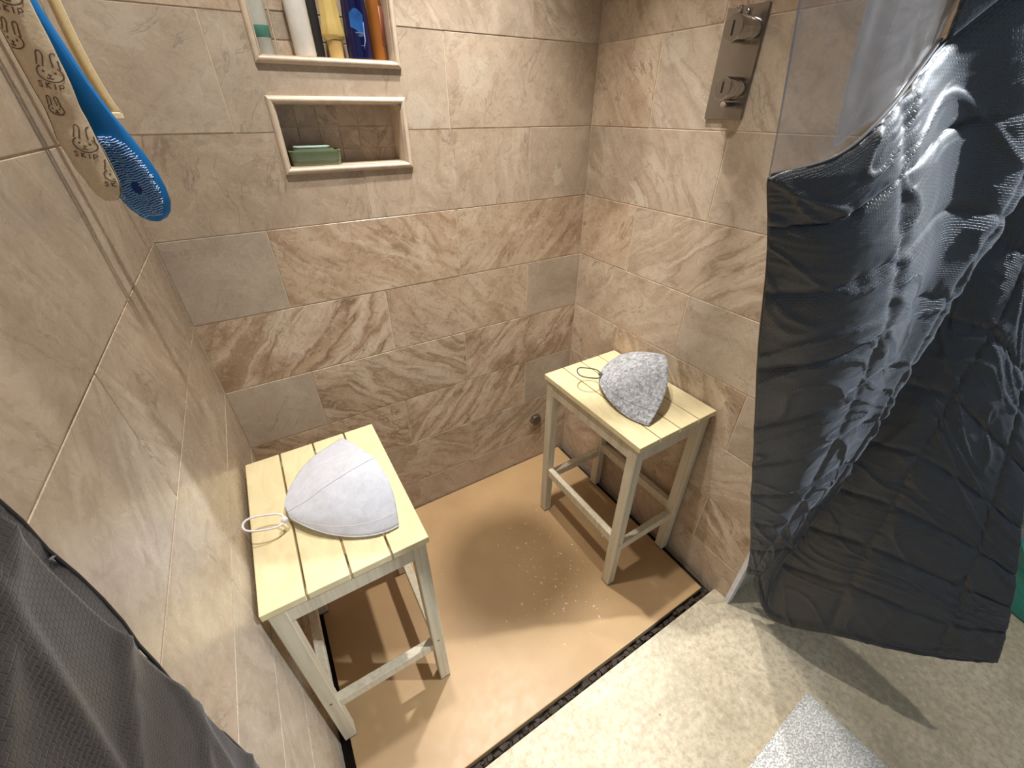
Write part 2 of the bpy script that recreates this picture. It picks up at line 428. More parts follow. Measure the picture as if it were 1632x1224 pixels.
wall_back = tag(sheet_with_holes(-0.1, W+0.1, -0.08, CEIL, NICHES, 0.0016, 0.085).build('wall_back', M['grout']),
                'back shower wall of beige marble tiles with two recessed shelves', kind='structure')
G = 0.0013   # half grout joint
_cache = {}
def tile(parent, u0, u1, z0, z1, place, holes=(), name='tile', mat=None, th=0.009):
    """place(u, z) -> matrix; tile local x along the wall, y = outward thickness, z up, front at y=-th/2"""
    u0 += G; u1 -= G; z0 += G; z1 -= G
    cu, cz = (u0+u1)/2, (z0+z1)/2
    hs = [(h[0]-cu, h[1]-cu, h[2]-cz, h[3]-cz) for h in holes if h[0] < u1 and h[1] > u0 and h[2] < z1 and h[3] > z0]
    key = (round(u1-u0, 4), round(z1-z0, 4), name)
    if hs:
        o = sheet_with_holes(u0-cu, u1-cu, z0-cz, z1-cz, hs, 0.0, th).build(name, mat or M['tile'], parent)
    elif key in _cache:
        o = link(bpy.data.objects.new(name, _cache[key]), parent)
    else:
        a, b = (u1-u0)/2, (z1-z0)/2; c = 0.0008
        mb = MB()
        mb.add([(-a,c,-b),(a,c,-b),(a,c,b),(-a,c,b),(-a+c,0,-b+c),(a-c,0,-b+c),(a-c,0,b-c),(-a+c,0,b-c),(-a,th,-b),(a,th,-b),(a,th,b),(-a,th,b)],
               [(4,5,6,7),(0,1,5,4),(1,2,6,5),(2,3,7,6),(3,0,4,7),(1,0,8,9),(2,1,9,10),(3,2,10,11),(0,3,11,8),(9,8,11,10)])
        o = mb.build(name, mat or M['tile'], parent); _cache[key] = o.data
    o.matrix_basis = place(cu, cz)
    o.color = (random.uniform(0.0, 0.9), random.uniform(0.1, 0.9), random.choice([0.22, 0.28, 0.72, 0.78]), 1)
    return o

def courses(ulo, uhi, joints_for):
    for k in range(0, 13):
        zt = ROW0 + 0.2 - 0.2*k; zb = zt - 0.2
        if zt <= ZB: break
        zt = min(zt, CEIL); zb = max(zb, ZB)
        if zt - zb < 0.01: continue
        js = [ulo] + [j for j in joints_for(k) if ulo + 0.01 < j < uhi - 0.01] + [uhi]
        for a, b in zip(js, js[1:]): yield k, a, b, zb, zt

random.seed(3)
def pl_back(u, z): return Matrix.Translation((u, random.uniform(-0.0005, 0.0003), z))
# k odd/even pattern: row 1.344-1.544 has joints .22/.72
# how each back wall tile looks: (row, left edge) -> banding, paleness, band angle
BACK_TONE = {(4, 0.0): (0.1, 0.8, 0.2), (4, 0.22): (0.1, 0.75, 0.3), (4, 0.72): (0.2, 0.55, 0.3),
             (5, 0.0): (0.0, 0.55, 0.4), (5, 0.47): (0.35, 0.5, 0.52), (5, 0.97): (0.05, 0.65, 0.5),
             (6, 0.0): (0.0, 0.95, 0.3), (6, 0.22): (0.55, 0.0, 0.80), (6, 0.72): (0.5, 0.0, 0.27),
             (7, 0.0): (1.0, 0.0, 0.27), (7, 0.47): (0.45, 0.05, 0.75), (7, 0.97): (0.0, 0.85, 0.3),
             (8, 0.0): (0.0, 1.0, 0.3), (8, 0.22): (0.9, 0.15, 0.82), (8, 0.72): (0.9, 0.05, 0.25),
             (9, 0.0): (0.6, 0.0, 0.8), (9, 0.47): (0.95, 0.1, 0.26), (9, 0.97): (0.1, 0.8, 0.3),
             (10, 0.22): (0.6, 0.2, 0.85), (10, 0.72): (0.9, 0.3, 0.15)}
def j_back(k): return [0.22, 0.72] if k % 2 == 0 else [-0.025, 0.475, 0.975]
for k, a, b, z0, z1 in courses(0.0, W, j_back):
    o = tile(wall_back, a, b, z0, z1, pl_back, [(h[0]-0.004, h[1]+0.004, h[2]-0.004, h[3]+0.004) for h in NICHES])
    c = BACK_TONE.get((k, round(a, 2)))
    if c: o.color = (*c, 1)
wall_right = tag(MB().box((W+0.0016, YF+0.002, -0.08), (W+0.10, 0.10, CEIL)).build('wall_right', M['grout']), 'right shower wall of beige marble tiles behind the stool', kind='structure')
def pl_right(u, z):   # u = -y ; outward is -x
    return Matrix.Translation((W + random.uniform(-0.0003, 0.0005), -u, z)) @ Matrix.Rotation(-math.pi/2, 4, 'Z')
def j_right(k):
    if k == 3: return [0.41, 0.91]
    return [0.24, 0.74] if k % 2 == 0 else [0.49]
for k, a, b, z0, z1 in courses(0.0, -YF, j_right): tile(wall_right, a, b, z0, z1, pl_right)
wall_left = tag(MB().box((-0.10, -1.0, -0.08), (-0.0016, 0.10, CEIL)).build('wall_left', M['grout']), 'left shower wall of beige marble tiles beside the stool', kind='structure')
def pl_left(u, z):
    return Matrix.Translation((random.uniform(-0.0005, 0.0003), -u, z)) @ Matrix.Rotation(math.pi/2, 4, 'Z')
for k, a, b, z0, z1 in courses(0.0, 1.0, lambda k: [0.12, 0.62] if k % 2 == 0 else [0.37, 0.87]):
    o = tile(wall_left, a, b, z0, z1, pl_left); o.color = (random.uniform(0, 0.6), random.uniform(0.6, 1.0), random.choice([0.6, 0.7, 0.3]), 1)

# niches: mosaic backs, lined reveals, rounded trims
for (x0, x1, z0, z1) in NICHES:
    nd = 0.078
    box_part('niche_back', (x0-0.01, nd+0.0022, z0-0.01), (x1+0.01, nd+0.02, z1+0.01), M['grout'], wall_back, 0)
    s = 0.0478; nc = 6; nr = math.ceil((z1-z0)/s)
    for i in range(nc):
        for j in range(nr):
            zt = z1 - j*s; zb = max(z1-(j+1)*s, z0)
            if zt - zb > 0.006:
                tile(wall_back, x0+i*s, min(x0+(i+1)*s, x1), zb, zt, lambda u, z: Matrix.Translation((u, nd + random.uniform(-0.0006, 0.0006), z)), name='mosaic_tile', mat=M['mosaic'], th=0.008)
    t_ = 0.004
    for a, b in (((x0, 0, z0), (x0+t_, nd, z1)), ((x1-t_, 0, z0), (x1, nd, z1)), ((x0, 0, z0), (x1, nd, z0+t_)), ((x0, 0, z1-t_), (x1, nd, z1))):
        box_part('niche_lining', a, b, M['trim'], wall_back, 0)
    # half-round pencil trims, mitred: swept profile between mitre corners
    w = 0.013; prof = [(0.0, 0.006), (0.0, -0.003), (0.0025, -0.0075), (0.0065, -0.009), (0.0105, -0.0075), (w, -0.003), (w, 0.006)]
    cor = [(x0, z0), (x1, z0), (x1, z1), (x0, z1)]; dirs = [(-1, -1), (1, -1), (1, 1), (-1, 1)]
    for e in range(4):
        c0, c1 = e, (e+1) % 4; vs = []
        for c in (c0, c1):
            for (d, yy) in prof:
                d -= 0.002
                vs.append((cor[c][0]+dirs[c][0]*d, yy, cor[c][1]+dirs[c][1]*d))
        n = len(prof); fs = [(i, i+1, n+i+1, n+i) for i in range(n-1)] + [tuple(range(n)), tuple(range(2*n-1, n-1, -1)), (0, n, 2*n-1, n-1)]
        autosmooth(MB().add(vs, fs).build('niche_trim', M['trim'], wall_back), 50)

# wall return in front of the right wall and its white end strip
tag(MB().box((W+0.018, YF, -0.02), (3.2, YF+0.10, CEIL)).build('wall_front', M['plaster']), 'beige wall face beside the shower opening, behind the right curtain', kind='structure')
tag(MB().box((W-0.009, YF-0.012, 0.0), (W+0.018, YF+0.002, CEIL)).build('trim_1', M['white_edge'], bevel=0.001), 'white painted strip at the front end of the right shower wall', kind='structure')

tag(MB().box((-0.09, -0.993, 2.12), (W+0.018, -0.919, CEIL)).build('wall_added_header', M['plaster']), 'unseen bulkhead added above the shower opening to bound the lamp light on the tray', kind='structure')  # unseen, added to cut off the front downlight partway across the tray

# floor: concrete outside, dark recess under the tray
fl = MB(); fl.box((-1.2, -3.2, -0.10), (3.4, -0.872, 0.0)); fl.box((W+0.002, -0.872, -0.10), (3.4, YF+0.1, 0.0))
fl.box((-0.1, -0.872, -0.10), (W+0.002, 0.10, -0.032), 1)
tag(fl.build('floor', [M['concrete'], M['dark_gap']]), 'pale sandy concrete floor outside the shower', kind='structure')
tag(MB().box((-0.4, -3.2, CEIL), (3.4, 0.12, CEIL+0.06)).build('ceiling', M['ceiling']), 'plain white ceiling above the shower and room', kind='structure')

# shower tray
tray = MB().box((0.026, -0.846, -0.03), (1.174, -0.004, 0.0)).build('shower_tray', M['tray'], bevel=0.002)
tag(tray, 'flat tan brown shower tray under the two stools', 'shower tray')

# rubble in the gap along the tray's front edge
random.seed(11); rb = MB()
for i in range(260):
    x = random.uniform(0.0, 1.19); y = random.uniform(-0.8635, -0.857); r = random.uniform(0.003, 0.008)
    z = -0.03 + random.uniform(0, 0.022)
    vs = [(x+r*random.uniform(.6, 1.6)*a, y+r*random.uniform(.5, 1)*b, z+r*random.uniform(.5, 1)*c) for a, b, c in ((-1,-1,-1),(1,-1,-1),(1,1,-1),(-1,1,-1),(-1,-1,1),(1,-1,1),(1,1,1),(-1,1,1))]
    rb.add(vs, [(0,3,2,1),(4,5,6,7),(0,1,5,4),(1,2,6,5),(2,3,7,6),(3,0,4,7)])
tag(rb.build('rubble', M['rubble']), 'dark crumbled mortar in the gap along the tray front edge', 'rubble', kind='stuff')
# thin patch added at the wall foot for the curtain's shadow on the floor
ms = MB(); P = []
for i in range(13):
    row = []
    for j in range(9):
        u, v = i/12, j/8
        x = 1.135+u*0.075; y = -0.872-v*0.055*(0.4+0.6*u)
        h = 0.005*math.sin(math.pi*min(u*1.3, 1)*0.5)*math.sin(math.pi*(0.15+0.85*(1-v)))*(0.6+0.5*noise.noise((x*60, y*60, 1)))
        row.append((x, y, max(h, 0)+0.0006 if 0 < i and 0 < j < 8 and i < 13 else 0.0))
    P.append(row)
tag(ms.grid(P).build('shadow_patch', M['mortar'], smooth=True), 'thin patch standing in for the curtain shadow at the foot of the right wall', 'mortar')

# flakes scattered on the tray
random.seed(5); fk = MB()
for i in range(330):
    x = random.gauss(0.78, 0.085); y = random.gauss(-0.52, 0.115)
    if i > 300: x = random.uniform(0.1, 1.1); y = random.uniform(-0.82, -0.05)
    if not (0.05 < x < 1.15 and -0.83 < y < -0.02): continue
    r = random.choice([0.0004, 0.0005, 0.0006, 0.0008, 0.0011, 0.0018]); a = random.random()*6.28
    if random.random() < 0.03: r = 0.003
    c, s_ = math.cos(a), math.sin(a); q = [(-1.6, -.6), (1.2, -.8), (1.7, .5), (-.9, .9)]
    vs = [(x+r*(p*c-q_*s_), y+r*(p*s_+q_*c), 0.0002) for p, q_ in q] + [(x, y, 0.0002+r*0.7)]
    fk.add(vs, [(0,1,4),(1,2,4),(2,3,4),(3,0,4),(3,2,1,0)])
tag(fk.build('wood_flakes', M['flake']), 'tiny pale flakes scattered over the middle of the tan tray', 'flakes', kind='stuff')

# ------------------------------------------------------------------ stools
SZ = 0.655
def make_stool():
    r = empty('slatted_stool')
    sw, sl = 0.312, 0.428          # seat width (x) and length (y)
    n = 4; gap = 0.004; w = (sw - gap*(n-1))/n
    sm = MB().box((-w/2, -sl/2, -0.009), (w/2, sl/2, 0.009)).build('seat_slat', M['slat'], r, bevel=0.0018)
    for i in range(n):
        o = sm if i == 0 else link(sm.copy(), r)
        o.location = (-sw/2 + w/2 + i*(w+gap), 0, SZ-0.009)
    lx, ly = 0.029, 0.033; ox, oy = 0.150, 0.205
    zt = SZ-0.018
    for sx in (-1, 1):
        for sy in (-1, 1):
            x0, x1 = sorted((sx*ox, sx*(ox-lx))); y0, y1 = sorted((sy*oy, sy*(oy-ly)))
            lg = MB().box((x0, y0, 0.004), (x1, y1, zt)).build('leg', M['frame'], r, bevel=0.0016)
            MB().box((x0+0.001, y0+0.001, 0.0), (x1-0.001, y1-0.001, 0.0045)).build('foot_pad', M['rubber'], lg)
            # screw cap on the outer front/back face, at the side stretcher height
            c = ((x0+x1)/2, sy*(oy+0.0004), 0.222)
            mb = MB(); pts = [(c[0]+0.0032*math.cos(a*math.pi/5), c[1], c[2]+0.0032*math.sin(a*math.pi/5)) for a in range(10)]
            mb.add(pts + [(p[0], p[1]-sy*0.003, p[2]) for p in pts], [tuple(range(10)), tuple(range(19, 9, -1))] + [(i, (i+1) % 10, 10+(i+1) % 10, 10+i) for i in range(10)])
            mb.build('screw', M['steel'], lg)
    ix, iy = ox-lx, oy-ly
    for sy in (-1, 1):
        y0, y1 = sorted((sy*(oy-0.003), sy*(oy-0.021)))
        box_part('apron', (-ix-0.003, y0, 0.583), (ix+0.003, y1, zt), M['frame'], r)
        y0, y1 = sorted((sy*(oy-0.006), sy*(oy-0.028)))
        box_part('stretcher', (-ix-0.003, y0, 0.172), (ix+0.003, y1, 0.204), M['frame'], r)
    for sx in (-1, 1):
        x0, x1 = sorted((sx*(ox-0.003), sx*(ox-0.021)))
        box_part('apron', (x0, -iy-0.003, 0.583), (x1, iy+0.003, zt), M['frame'], r)
        x0, x1 = sorted((sx*(ox-0.004), sx*(ox-0.026)))
        box_part('stretcher', (x0, -iy-0.003, 0.206), (x1, iy+0.003, 0.240), M['frame'], r)
    return r
def copy_tree(o, parent=None):
    c = o.copy(); link(c, parent); c.matrix_parent_inverse = o.matrix_parent_inverse
    for ch in list(o.children): copy_tree(ch, c)
    return c
stool = make_stool()
stool.location = (0.1655, -0.431, 0)
tag(stool, 'cream slatted wooden stool by the left wall holding the white felt hat', 'stool', 'slatted stools')
stool2 = copy_tree(stool); stool2.location = (1.0435, -0.466, 0); stool2.rotation_euler = (0, 0, 0.008)
tag(stool2, 'cream slatted wooden stool in the right corner holding the grey felt hat', 'stool', 'slatted stools')

# ------------------------------------------------------------------ felt hats
def bez(a, b, c, t): return a*(1-t)**2 + b*2*t*(1-t) + c*t*t
def make_hat(name, T, A, B, C, mat, label, cordmat, loop, bulge=(0.012, 0.03), gpow=0.72, rimout=(0.006, 0.022), seed=1, seamline=True, tip_r=0.010):
    """three-panel cone lying on its side: tip T, rim corners A (far), B (ridge), C (near)"""
    T, A, B, C = map(Vector, (T, A, B, C)); zs = SZ + 0.0035
    Mid = (A + C)/2; axis = (Mid - T); axis.z = 0; axd = axis.normalized()
    nt, nu = 44, 22
    r = empty(name, (Mid.x, Mid.y, SZ))
    base = Vector((Mid.x, Mid.y, SZ))
    def section(t):
        # interpolate the three corners away from the tip with a rounded profile
        g = math.sin(t*math.pi/2)**gpow
        res = []
        for P in (A, B, C):
            along = (P - T).dot(axd)
            lat = (P - T) - axd*along
            p = T + axd*along*t + Vector((lat.x, lat.y, 0))*g
            p.z = T.z + (P.z - T.z)*(math.sin(t*math.pi/2)**0.9)
            res.append(p)
        return res
    def panel(Pa, Pb, t, u, blg, ro):
        mid = (Pa+Pb)/2
        # outward direction of the panel within the section
        d = (Pb-Pa); out = Vector((0, 0, 1)) - d*(d.z/max(d.length_squared, 1e-9))
        if out.length < 1e-6: out = Vector((0, 0, 1))
        out.normalize()
        g = math.sin(t*math.pi/2)**gpow
        p = bez(Pa, mid + out*blg*2*g, Pb, u)
        p = p + axd*ro*math.sin(math.pi*u)*t**3
        k = noise.noise((p*22)+Vector((seed*7, 0, 0)))*0.0028 + noise.noise((p*60)+Vector((0, seed*3, 0)))*0.0008
        return p + out*k*min(1, 4*t*(1.02-t)+0.2)
    P = []; P2 = []; P3 = []
    for i in range(nt+1):
        t = i/nt; t = max(t, 0.012)
        a, b, c = section(t)
        P.append([panel(a, b, t, j/nu, bulge[0], rimout[0]) - base for j in range(nu+1)])
        P2.append([panel(b, c, t, j/nu, bulge[1], rimout[1]) - base for j in range(nu+1)])
        row = []
        for j in range(nu+1):
            q = c.lerp(a, j/nu); q = Vector((q.x, q.y, max(zs, min(q.z, q.z - 0.03*math.sin(math.pi*j/nu))))); row.append(q - base)
        row[0] = P2[-1][-1]; row[-1] = P[-1][0]
        P3.append(row)
    def pn(nm, G_):
        o = MB().grid(G_).build(nm, mat, r, smooth=True, fix=False); solidify(o, 0.0030, 0); return o
    pn('felt_panel', P); pn('felt_panel', P2); pn('felt_panel', P3)
    # raised seams where panels meet, and a stitched hem line
    MB().tube([row[-1] + Vector((0, 0, 0.0012)) for row in P], 0.0019, 6).build('seam', mat, r, smooth=True)
    MB().tube([row[-1] + Vector((0, 0, 0.0008)) for row in P2], 0.0019, 6).build('seam', mat, r, smooth=True)
    if seamline:
        ln = [row[-4]*0.35 + row[-5]*0.65 for row in P2][3:]
        st = MB()
        for i in range(len(ln)-1):
            a, b = ln[i], ln[i+1]
            for q in (0.1, 0.6): st.tube([a.lerp(b, q)+Vector((0, 0, 0.0022)), a.lerp(b, q+0.3)+Vector((0, 0, 0.0022))], 0.0008, 5)
        st.build('stitching', M['white_cord'] if seamline == 1 else cordmat, r)
    # hanging loop
    L0, L1, wy, lift, cr = loop
    L0, L1 = Vector(L0), Vector(L1); c = (L0+L1)/2; a = (L1-L0)/2; bdir = Vector((-a.y, a.x, 0)).normalized()*wy
    pts = []
    for i in range(28):
        th = 2*math.pi*i/28
        p = c + a*math.cos(th) + bdir*math.sin(th); p.z += lift*(-math.cos(th)*0.5+0.5) + 0.002*math.sin(3*th)
        pts.append(p - base)
    MB().tube(pts, cr, 8, closed=True).build('hanging_loop', cordmat, r, smooth=True)
    # little knot at the tip
    MB().lathe([(0.001, -0.007), (0.006, -0.004), (0.007, 0), (0.005, 0.005), (0.001, 0.007)], 12, tuple(L1-base)).build('loop_knot', cordmat, r, smooth=True)
    tag(r, label, 'hat', 'felt sauna hats')
    return r
make_hat('felt_hat', (0.082, -0.448, SZ+0.022), (0.238, -0.243, SZ+0.004), (0.278, -0.462, SZ+0.092), (0.277, -0.590, SZ+0.004), M['white_felt'],
         'white felt sauna hat lying on the left stool with a white loop', M['white_cord'],
         ((0.006, -0.455, SZ+0.030), (0.078, -0.476, SZ+0.030), 0.021, 0.008, 0.0022), bulge=(0.004, 0.017), rimout=(0.0, 0.011), gpow=0.62, seed=1)
make_hat('felt_hat', (0.999, -0.392, SZ+0.034), (1.160, -0.330, SZ+0.006), (1.150, -0.505, SZ+0.112), (0.976, -0.628, SZ+0.004), M['grey_felt'],
         'grey mottled felt sauna hat lying on the right stool with a grey loop', M['grey_cord'],
         ((0.927, -0.367, SZ+0.05), (0.992, -0.402, SZ+0.045), 0.032, 0.006, 0.0021), bulge=(0.02, 0.022), rimout=(0.0, 0.022), gpow=0.55, seed=2, seamline=2)

# ------------------------------------------------------------------ bottles and soap dish in the shelves
NZ = NICHES[1][2] + 0.004; NZ2 = NICHES[0][2] + 0.004
def bottle(name, x, y, parts, label, rz=0.0, tilt=0.0, group=None):
    r = empty(name, (x, y, NZ), rz); r.rotation_euler = (0, tilt, rz)
    for pname, prof, sx, sy, mat, n in parts:
        o = MB().lathe(prof, n, sx=sx, sy=sy).build(pname, mat, r); autosmooth(o, 35)
    tag(r, label, 'bottle', 'bottles on the upper shelf')
    return r
mw = plain('pale_grey_tube', srgb(196, 196, 184), 0.4); mteal = plain('teal_band', srgb(84, 138, 122), 0.4); mcap = plain('clear_grey_cap', srgb(172, 172, 162), 0.15)
bottle('squeeze_tube', 0.327, 0.040, [('cap', [(0.013, 0), (0.0165, 0.001), (0.017, 0.028), (0.017, 0.030)], 1, 1, mcap, 28),
        ('band', [(0.0172, 0.030), (0.0178, 0.031), (0.018, 0.048), (0.0178, 0.049)], 1, 1, mteal, 28),
        ('tube_body', [(0.018, 0.049), (0.020, 0.08), (0.021, 0.14), (0.020, 0.155), (0.010, 0.16)], 1.0, 0.8, mw, 28)], 'pale grey squeeze tube with a teal band at the left of the upper shelf', tilt=-0.03)
mwh = plain('white_bottle', srgb(228, 224, 216), 0.35)
bottle('white_bottle', 0.405, 0.037, [('bottle_body', [(0.016, 0), (0.0205, 0.002), (0.022, 0.006), (0.0225, 0.13), (0.019, 0.15), (0.009, 0.156)], 1.0, 1.0, mwh, 32), ('cap', [(0.010, 0.156), (0.010, 0.176), (0.009, 0.178)], 1, 1, mwh, 24)],
       'tall plain white bottle between the squeeze tube and the yellow bottle', tilt=-0.02)
myl = plain('straw_yellow', srgb(204, 178, 108), 0.4); mylc = plain('straw_cap', srgb(196, 164, 104), 0.35)
bottle('lotion_bottle', 0.470, 0.036, [('cap', [(0.013, 0), (0.0155, 0.0015), (0.016, 0.026), (0.017, 0.032)], 1, 1, mylc, 28),
        ('bottle_body', [(0.017, 0.032), (0.0235, 0.037), (0.0255, 0.043), (0.0215, 0.066), (0.019, 0.10), (0.018, 0.14), (0.013, 0.155), (0.005, 0.158)], 1.05, 0.85, myl, 8)], 'straw yellow lotion bottle standing on its cap on the upper shelf', rz=0.3)
mdk = plain('black_sponge', srgb(38, 34, 32), 0.8, bumpscale=200)
bottle('shampoo_bottle', 0.439, 0.062, [('bottle_body', [(0.008, 0), (0.0115, 0.002), (0.012, 0.12), (0.008, 0.13)], 1.0, 0.8, mdk, 20), ('cap', [(0.008, 0.13), (0.008, 0.15), (0.006, 0.152)], 1, 1, mdk, 16)], 'slim dark bottle behind the white and yellow bottles')
mnv = plain('navy_bottle', srgb(12, 14, 58), 0.22, coat=0.3)
nb = bottle('shampoo_bottle', 0.5225, 0.030, [('bottle_body', [(0.022, 0), (0.0275, 0.003), (0.0285, 0.02), (0.0275, 0.07), (0.0255, 0.12), (0.020, 0.15), (0.010, 0.16)], 1.0, 0.72, mnv, 40), ('cap', [(0.012, 0.16), (0.012, 0.185), (0.010, 0.188)], 1, 1, mnv, 24)],
       'navy blue shampoo bottle with a lighter blue label on the upper shelf', rz=0.05)
# label on its front: curved patch following the bottle's side
def on_bottle(u, z, off=0.0005):   # u horizontal metres from the centre
    k = min(max(z/0.07, 0), 1); R_ = 0.0285 if z < 0.02 else 0.0285-0.001*k
    a = u/R_
    return Vector((R_*math.sin(a)*(1+off/R_), -(R_*0.72)*math.cos(a)-off, z))
mlb = plain('label_blue', srgb(36, 86, 150), 0.3, vary=0.5); mlw = plain('label_pale', srgb(170, 190, 215), 0.35)
P = []
for i in range(15):
    v = i/14; row = []
    for j in range(17):
        u = j/16
        top = 0.078 + 0.010*math.sin(math.pi*u); bot = 0.050 + 0.018*abs(u-0.45)**0.7*(-1 if u > 0.45 else 0.6)
        row.append(on_bottle(-0.019+0.030*u, bot+(top-bot)*v))
    P.append(row)
MB().grid(P).build('label_patch', mlb, nb, smooth=True)
MB().tube([on_bottle(0.011-0.002*math.sin(i/9*2.2), 0.066-0.047*i/9 + (0 if i < 7 else 0), 0.0006) - Vector(((i > 6)*(i-6)*0.0018, 0, 0)) for i in range(10)], [0.0003+0.0007*math.sin(math.pi*i/9) for i in range(10)], 6).build('label_line', mlw, nb, smooth=True)
for (zz, a, b, hh) in ((0.047, -0.010, 0.009, 0.0012), (0.043, -0.006, 0.005, 0.0006), (0.0405, -0.004, 0.003, 0.0005), (0.025, -0.002, 0.004, 0.0005)):
    MB().grid([[on_bottle(a+(b-a)*j/10, zz+hh*k_, 0.0006) for j in range(11)] for k_ in (-1, 1)]).build('label_line', plain('label_dim', srgb(96, 108, 140), 0.4), nb)
mam = plain('amber_bottle', srgb(138, 84, 34), 0.2, coat=0.3); mrd = plain('rust_label', srgb(160, 92, 72), 0.45)
ab = bottle('amber_bottle', 0.5705, 0.040, [('bottle_body', [(0.013, 0), (0.0165, 0.002), (0.017, 0.10), (0.015, 0.125), (0.008, 0.135)], 1.0, 1.15, mam, 28), ('cap', [(0.0085, 0.135), (0.0085, 0.155), (0.007, 0.157)], 1, 1, mylc, 20)], 'amber brown bottle with a rust red label at the right of the upper shelf')
P = [[Vector((0.0172*math.cos(a), 0.0172*1.15*math.sin(a), z)) for a in [(-75+130*j/14)*math.pi/180 for j in range(15)]] for z in (0.03, 0.06, 0.098)]
solidify(MB().grid(P).build('label_patch', mrd, ab, smooth=True), 0.0004, 1)

# soap dish: rounded rectangular bowl + bar of soap + lid-like insert
def rrect(hx, hy, r, n=5):
    pts = []
    for cx, cy, a0 in ((hx-r, hy-r, 0), (-hx+r, hy-r, 90), (-hx+r, -hy+r, 180), (hx-r, -hy+r, 270)):
        for i in range(n+1):
            a = math.radians(a0+90*i/n); pts.append((cx+r*math.cos(a), cy+r*math.sin(a)))
    return pts
def rr_lathe(levels, mat, name, parent, r=0.012):
    vs = []; fs = []; n = None
    for (hx, hy, z) in levels:
        p = rrect(hx, hy, min(r, hx*0.95, hy*0.95)); n = len(p); vs += [(x, y, z) for x, y in p]
    for i in range(len(levels)-1):
        for j in range(n): fs.append((i*n+j, i*n+(j+1) % n, (i+1)*n+(j+1) % n, (i+1)*n+j))
    fs.append(tuple(reversed(range(n)))); fs.append(tuple((len(levels)-1)*n+j for j in range(n)))
    o = MB().add(vs, fs).build(name, mat, parent); return autosmooth(o, 40)
sd = empty('soap_dish', (0.374, 0.036, NZ2))
rr_lathe([(0.050, 0.026, 0), (0.054, 0.029, 0.001), (0.0555, 0.030, 0.012), (0.0565, 0.031, 0.013), (0.0575, 0.032, 0.027), (0.059, 0.033, 0.031), (0.058, 0.0322, 0.033), (0.055, 0.030, 0.032), (0.052, 0.028, 0.012), (0.03, 0.015, 0.011)], M['sage_ceramic'], 'bowl', sd)
rr_lathe([(0.044, 0.021, 0.012), (0.046, 0.022, 0.016), (0.046, 0.022, 0.034), (0.0455, 0.0215, 0.0355)], M['sage_ceramic'], 'soap_tray', sd)
tag(sd, 'sage green glazed soap dish on the lower recessed shelf', 'soap dish')
sp = empty('soap_bar', (0.370, 0.032, NZ2+0.0355))
rr_lathe([(0.038, 0.014, 0), (0.041, 0.017, 0.002), (0.041, 0.017, 0.004), (0.038, 0.0145, 0.0055)], M['soap'], 'bar', sp)
tag(sp, 'thin pale green soap bar lying in the soap dish', 'soap')

# ------------------------------------------------------------------ shower valve on the right wall
va = empty('shower_valve', (W, -0.4655, 1.466))
rr = rrect(0.048, 0.099, 0.003, 3)   # y, z
vs = [(-0.0005, y, z) for y, z in rr] + [(-0.006, y, z) for y, z in rr] + [(-0.007, y*0.985, z*0.992) for y, z in rr]; n = len(rr)
MB().add(vs, [(j, (j+1) % n, n+(j+1) % n, n+j) for j in range(n)] + [(n+j, n+(j+1) % n, 2*n+(j+1) % n, 2*n+j) for j in range(n)] + [tuple(range(n)), tuple(range(3*n-1, 2*n-1, -1))]).build('plate', M['chrome_brushed'], va)
def xcyl(name, prof, cy, cz, mat, parent, n=36):
    vs = []; fs = []
    for r, x in prof:
        vs += [(x, cy+r*math.cos(2*math.pi*j/n), cz+r*math.sin(2*math.pi*j/n)) for j in range(n)]
    for i in range(len(prof)-1):
        fs += [(i*n+j, i*n+(j+1) % n, (i+1)*n+(j+1) % n, (i+1)*n+j) for j in range(n)]
    fs += [tuple(range(n)), tuple(range((len(prof)-1)*n, len(prof)*n))]
    o = MB().add(vs, fs).build(name, mat, parent); return autosmooth(o, 30)
KY = -0.021
for cz, R_, Lk in ((0.057, 0.0230, 0.066), (-0.042, 0.0215, 0.056)):
    xcyl('knob_base', [(R_*1.0, -0.006), (R_, -0.026), (R_*0.97, -0.0275)], KY, cz, M['chrome'], va)
    kb = xcyl('knob', [(R_*0.95, -0.0275), (R_, -0.029), (R_, -Lk), (R_*0.95, -Lk-0.002)], KY, cz, M['chrome'], va)
    xcyl('knob_face', [(R_*0.93, -Lk-0.0019), (R_*0.90, -Lk-0.0028)], KY, cz, M['chrome_brushed'], kb)
    MB().box((-Lk-0.0036, KY-0.0018, cz-0.012 + (0.004 if cz < 0 else 0)), (-Lk-0.002, KY+0.0018, cz+0.012)).build('pointer_slot', M['black'], kb)
# finger pin on the upper knob, stop pin under the lower one
MB().tube([(-0.056, KY, 0.078), (-0.056, KY, 0.092)], 0.0045, 12).build('knob_pin', M['chrome'], va, smooth=True)
MB().tube([(-0.030, KY, 0.078), (-0.030, KY, 0.090)], 0.006, 12).build('knob_pin', M['chrome'], va, smooth=True)
o = MB().tube([(-0.006, KY, -0.0715), (-0.0400, KY, -0.0715)], 0.0052, 14).build('stop_pin', M['chrome'], va); autosmooth(o)
o = MB().tube([(-0.0400, KY, -0.0715), (-0.0440, KY, -0.0715)], 0.0068, 14).build('stop_pin_cap', M['chrome'], va); autosmooth(o)
tag(va, 'chrome shower valve plate with two round knobs on the right wall', 'shower valve')

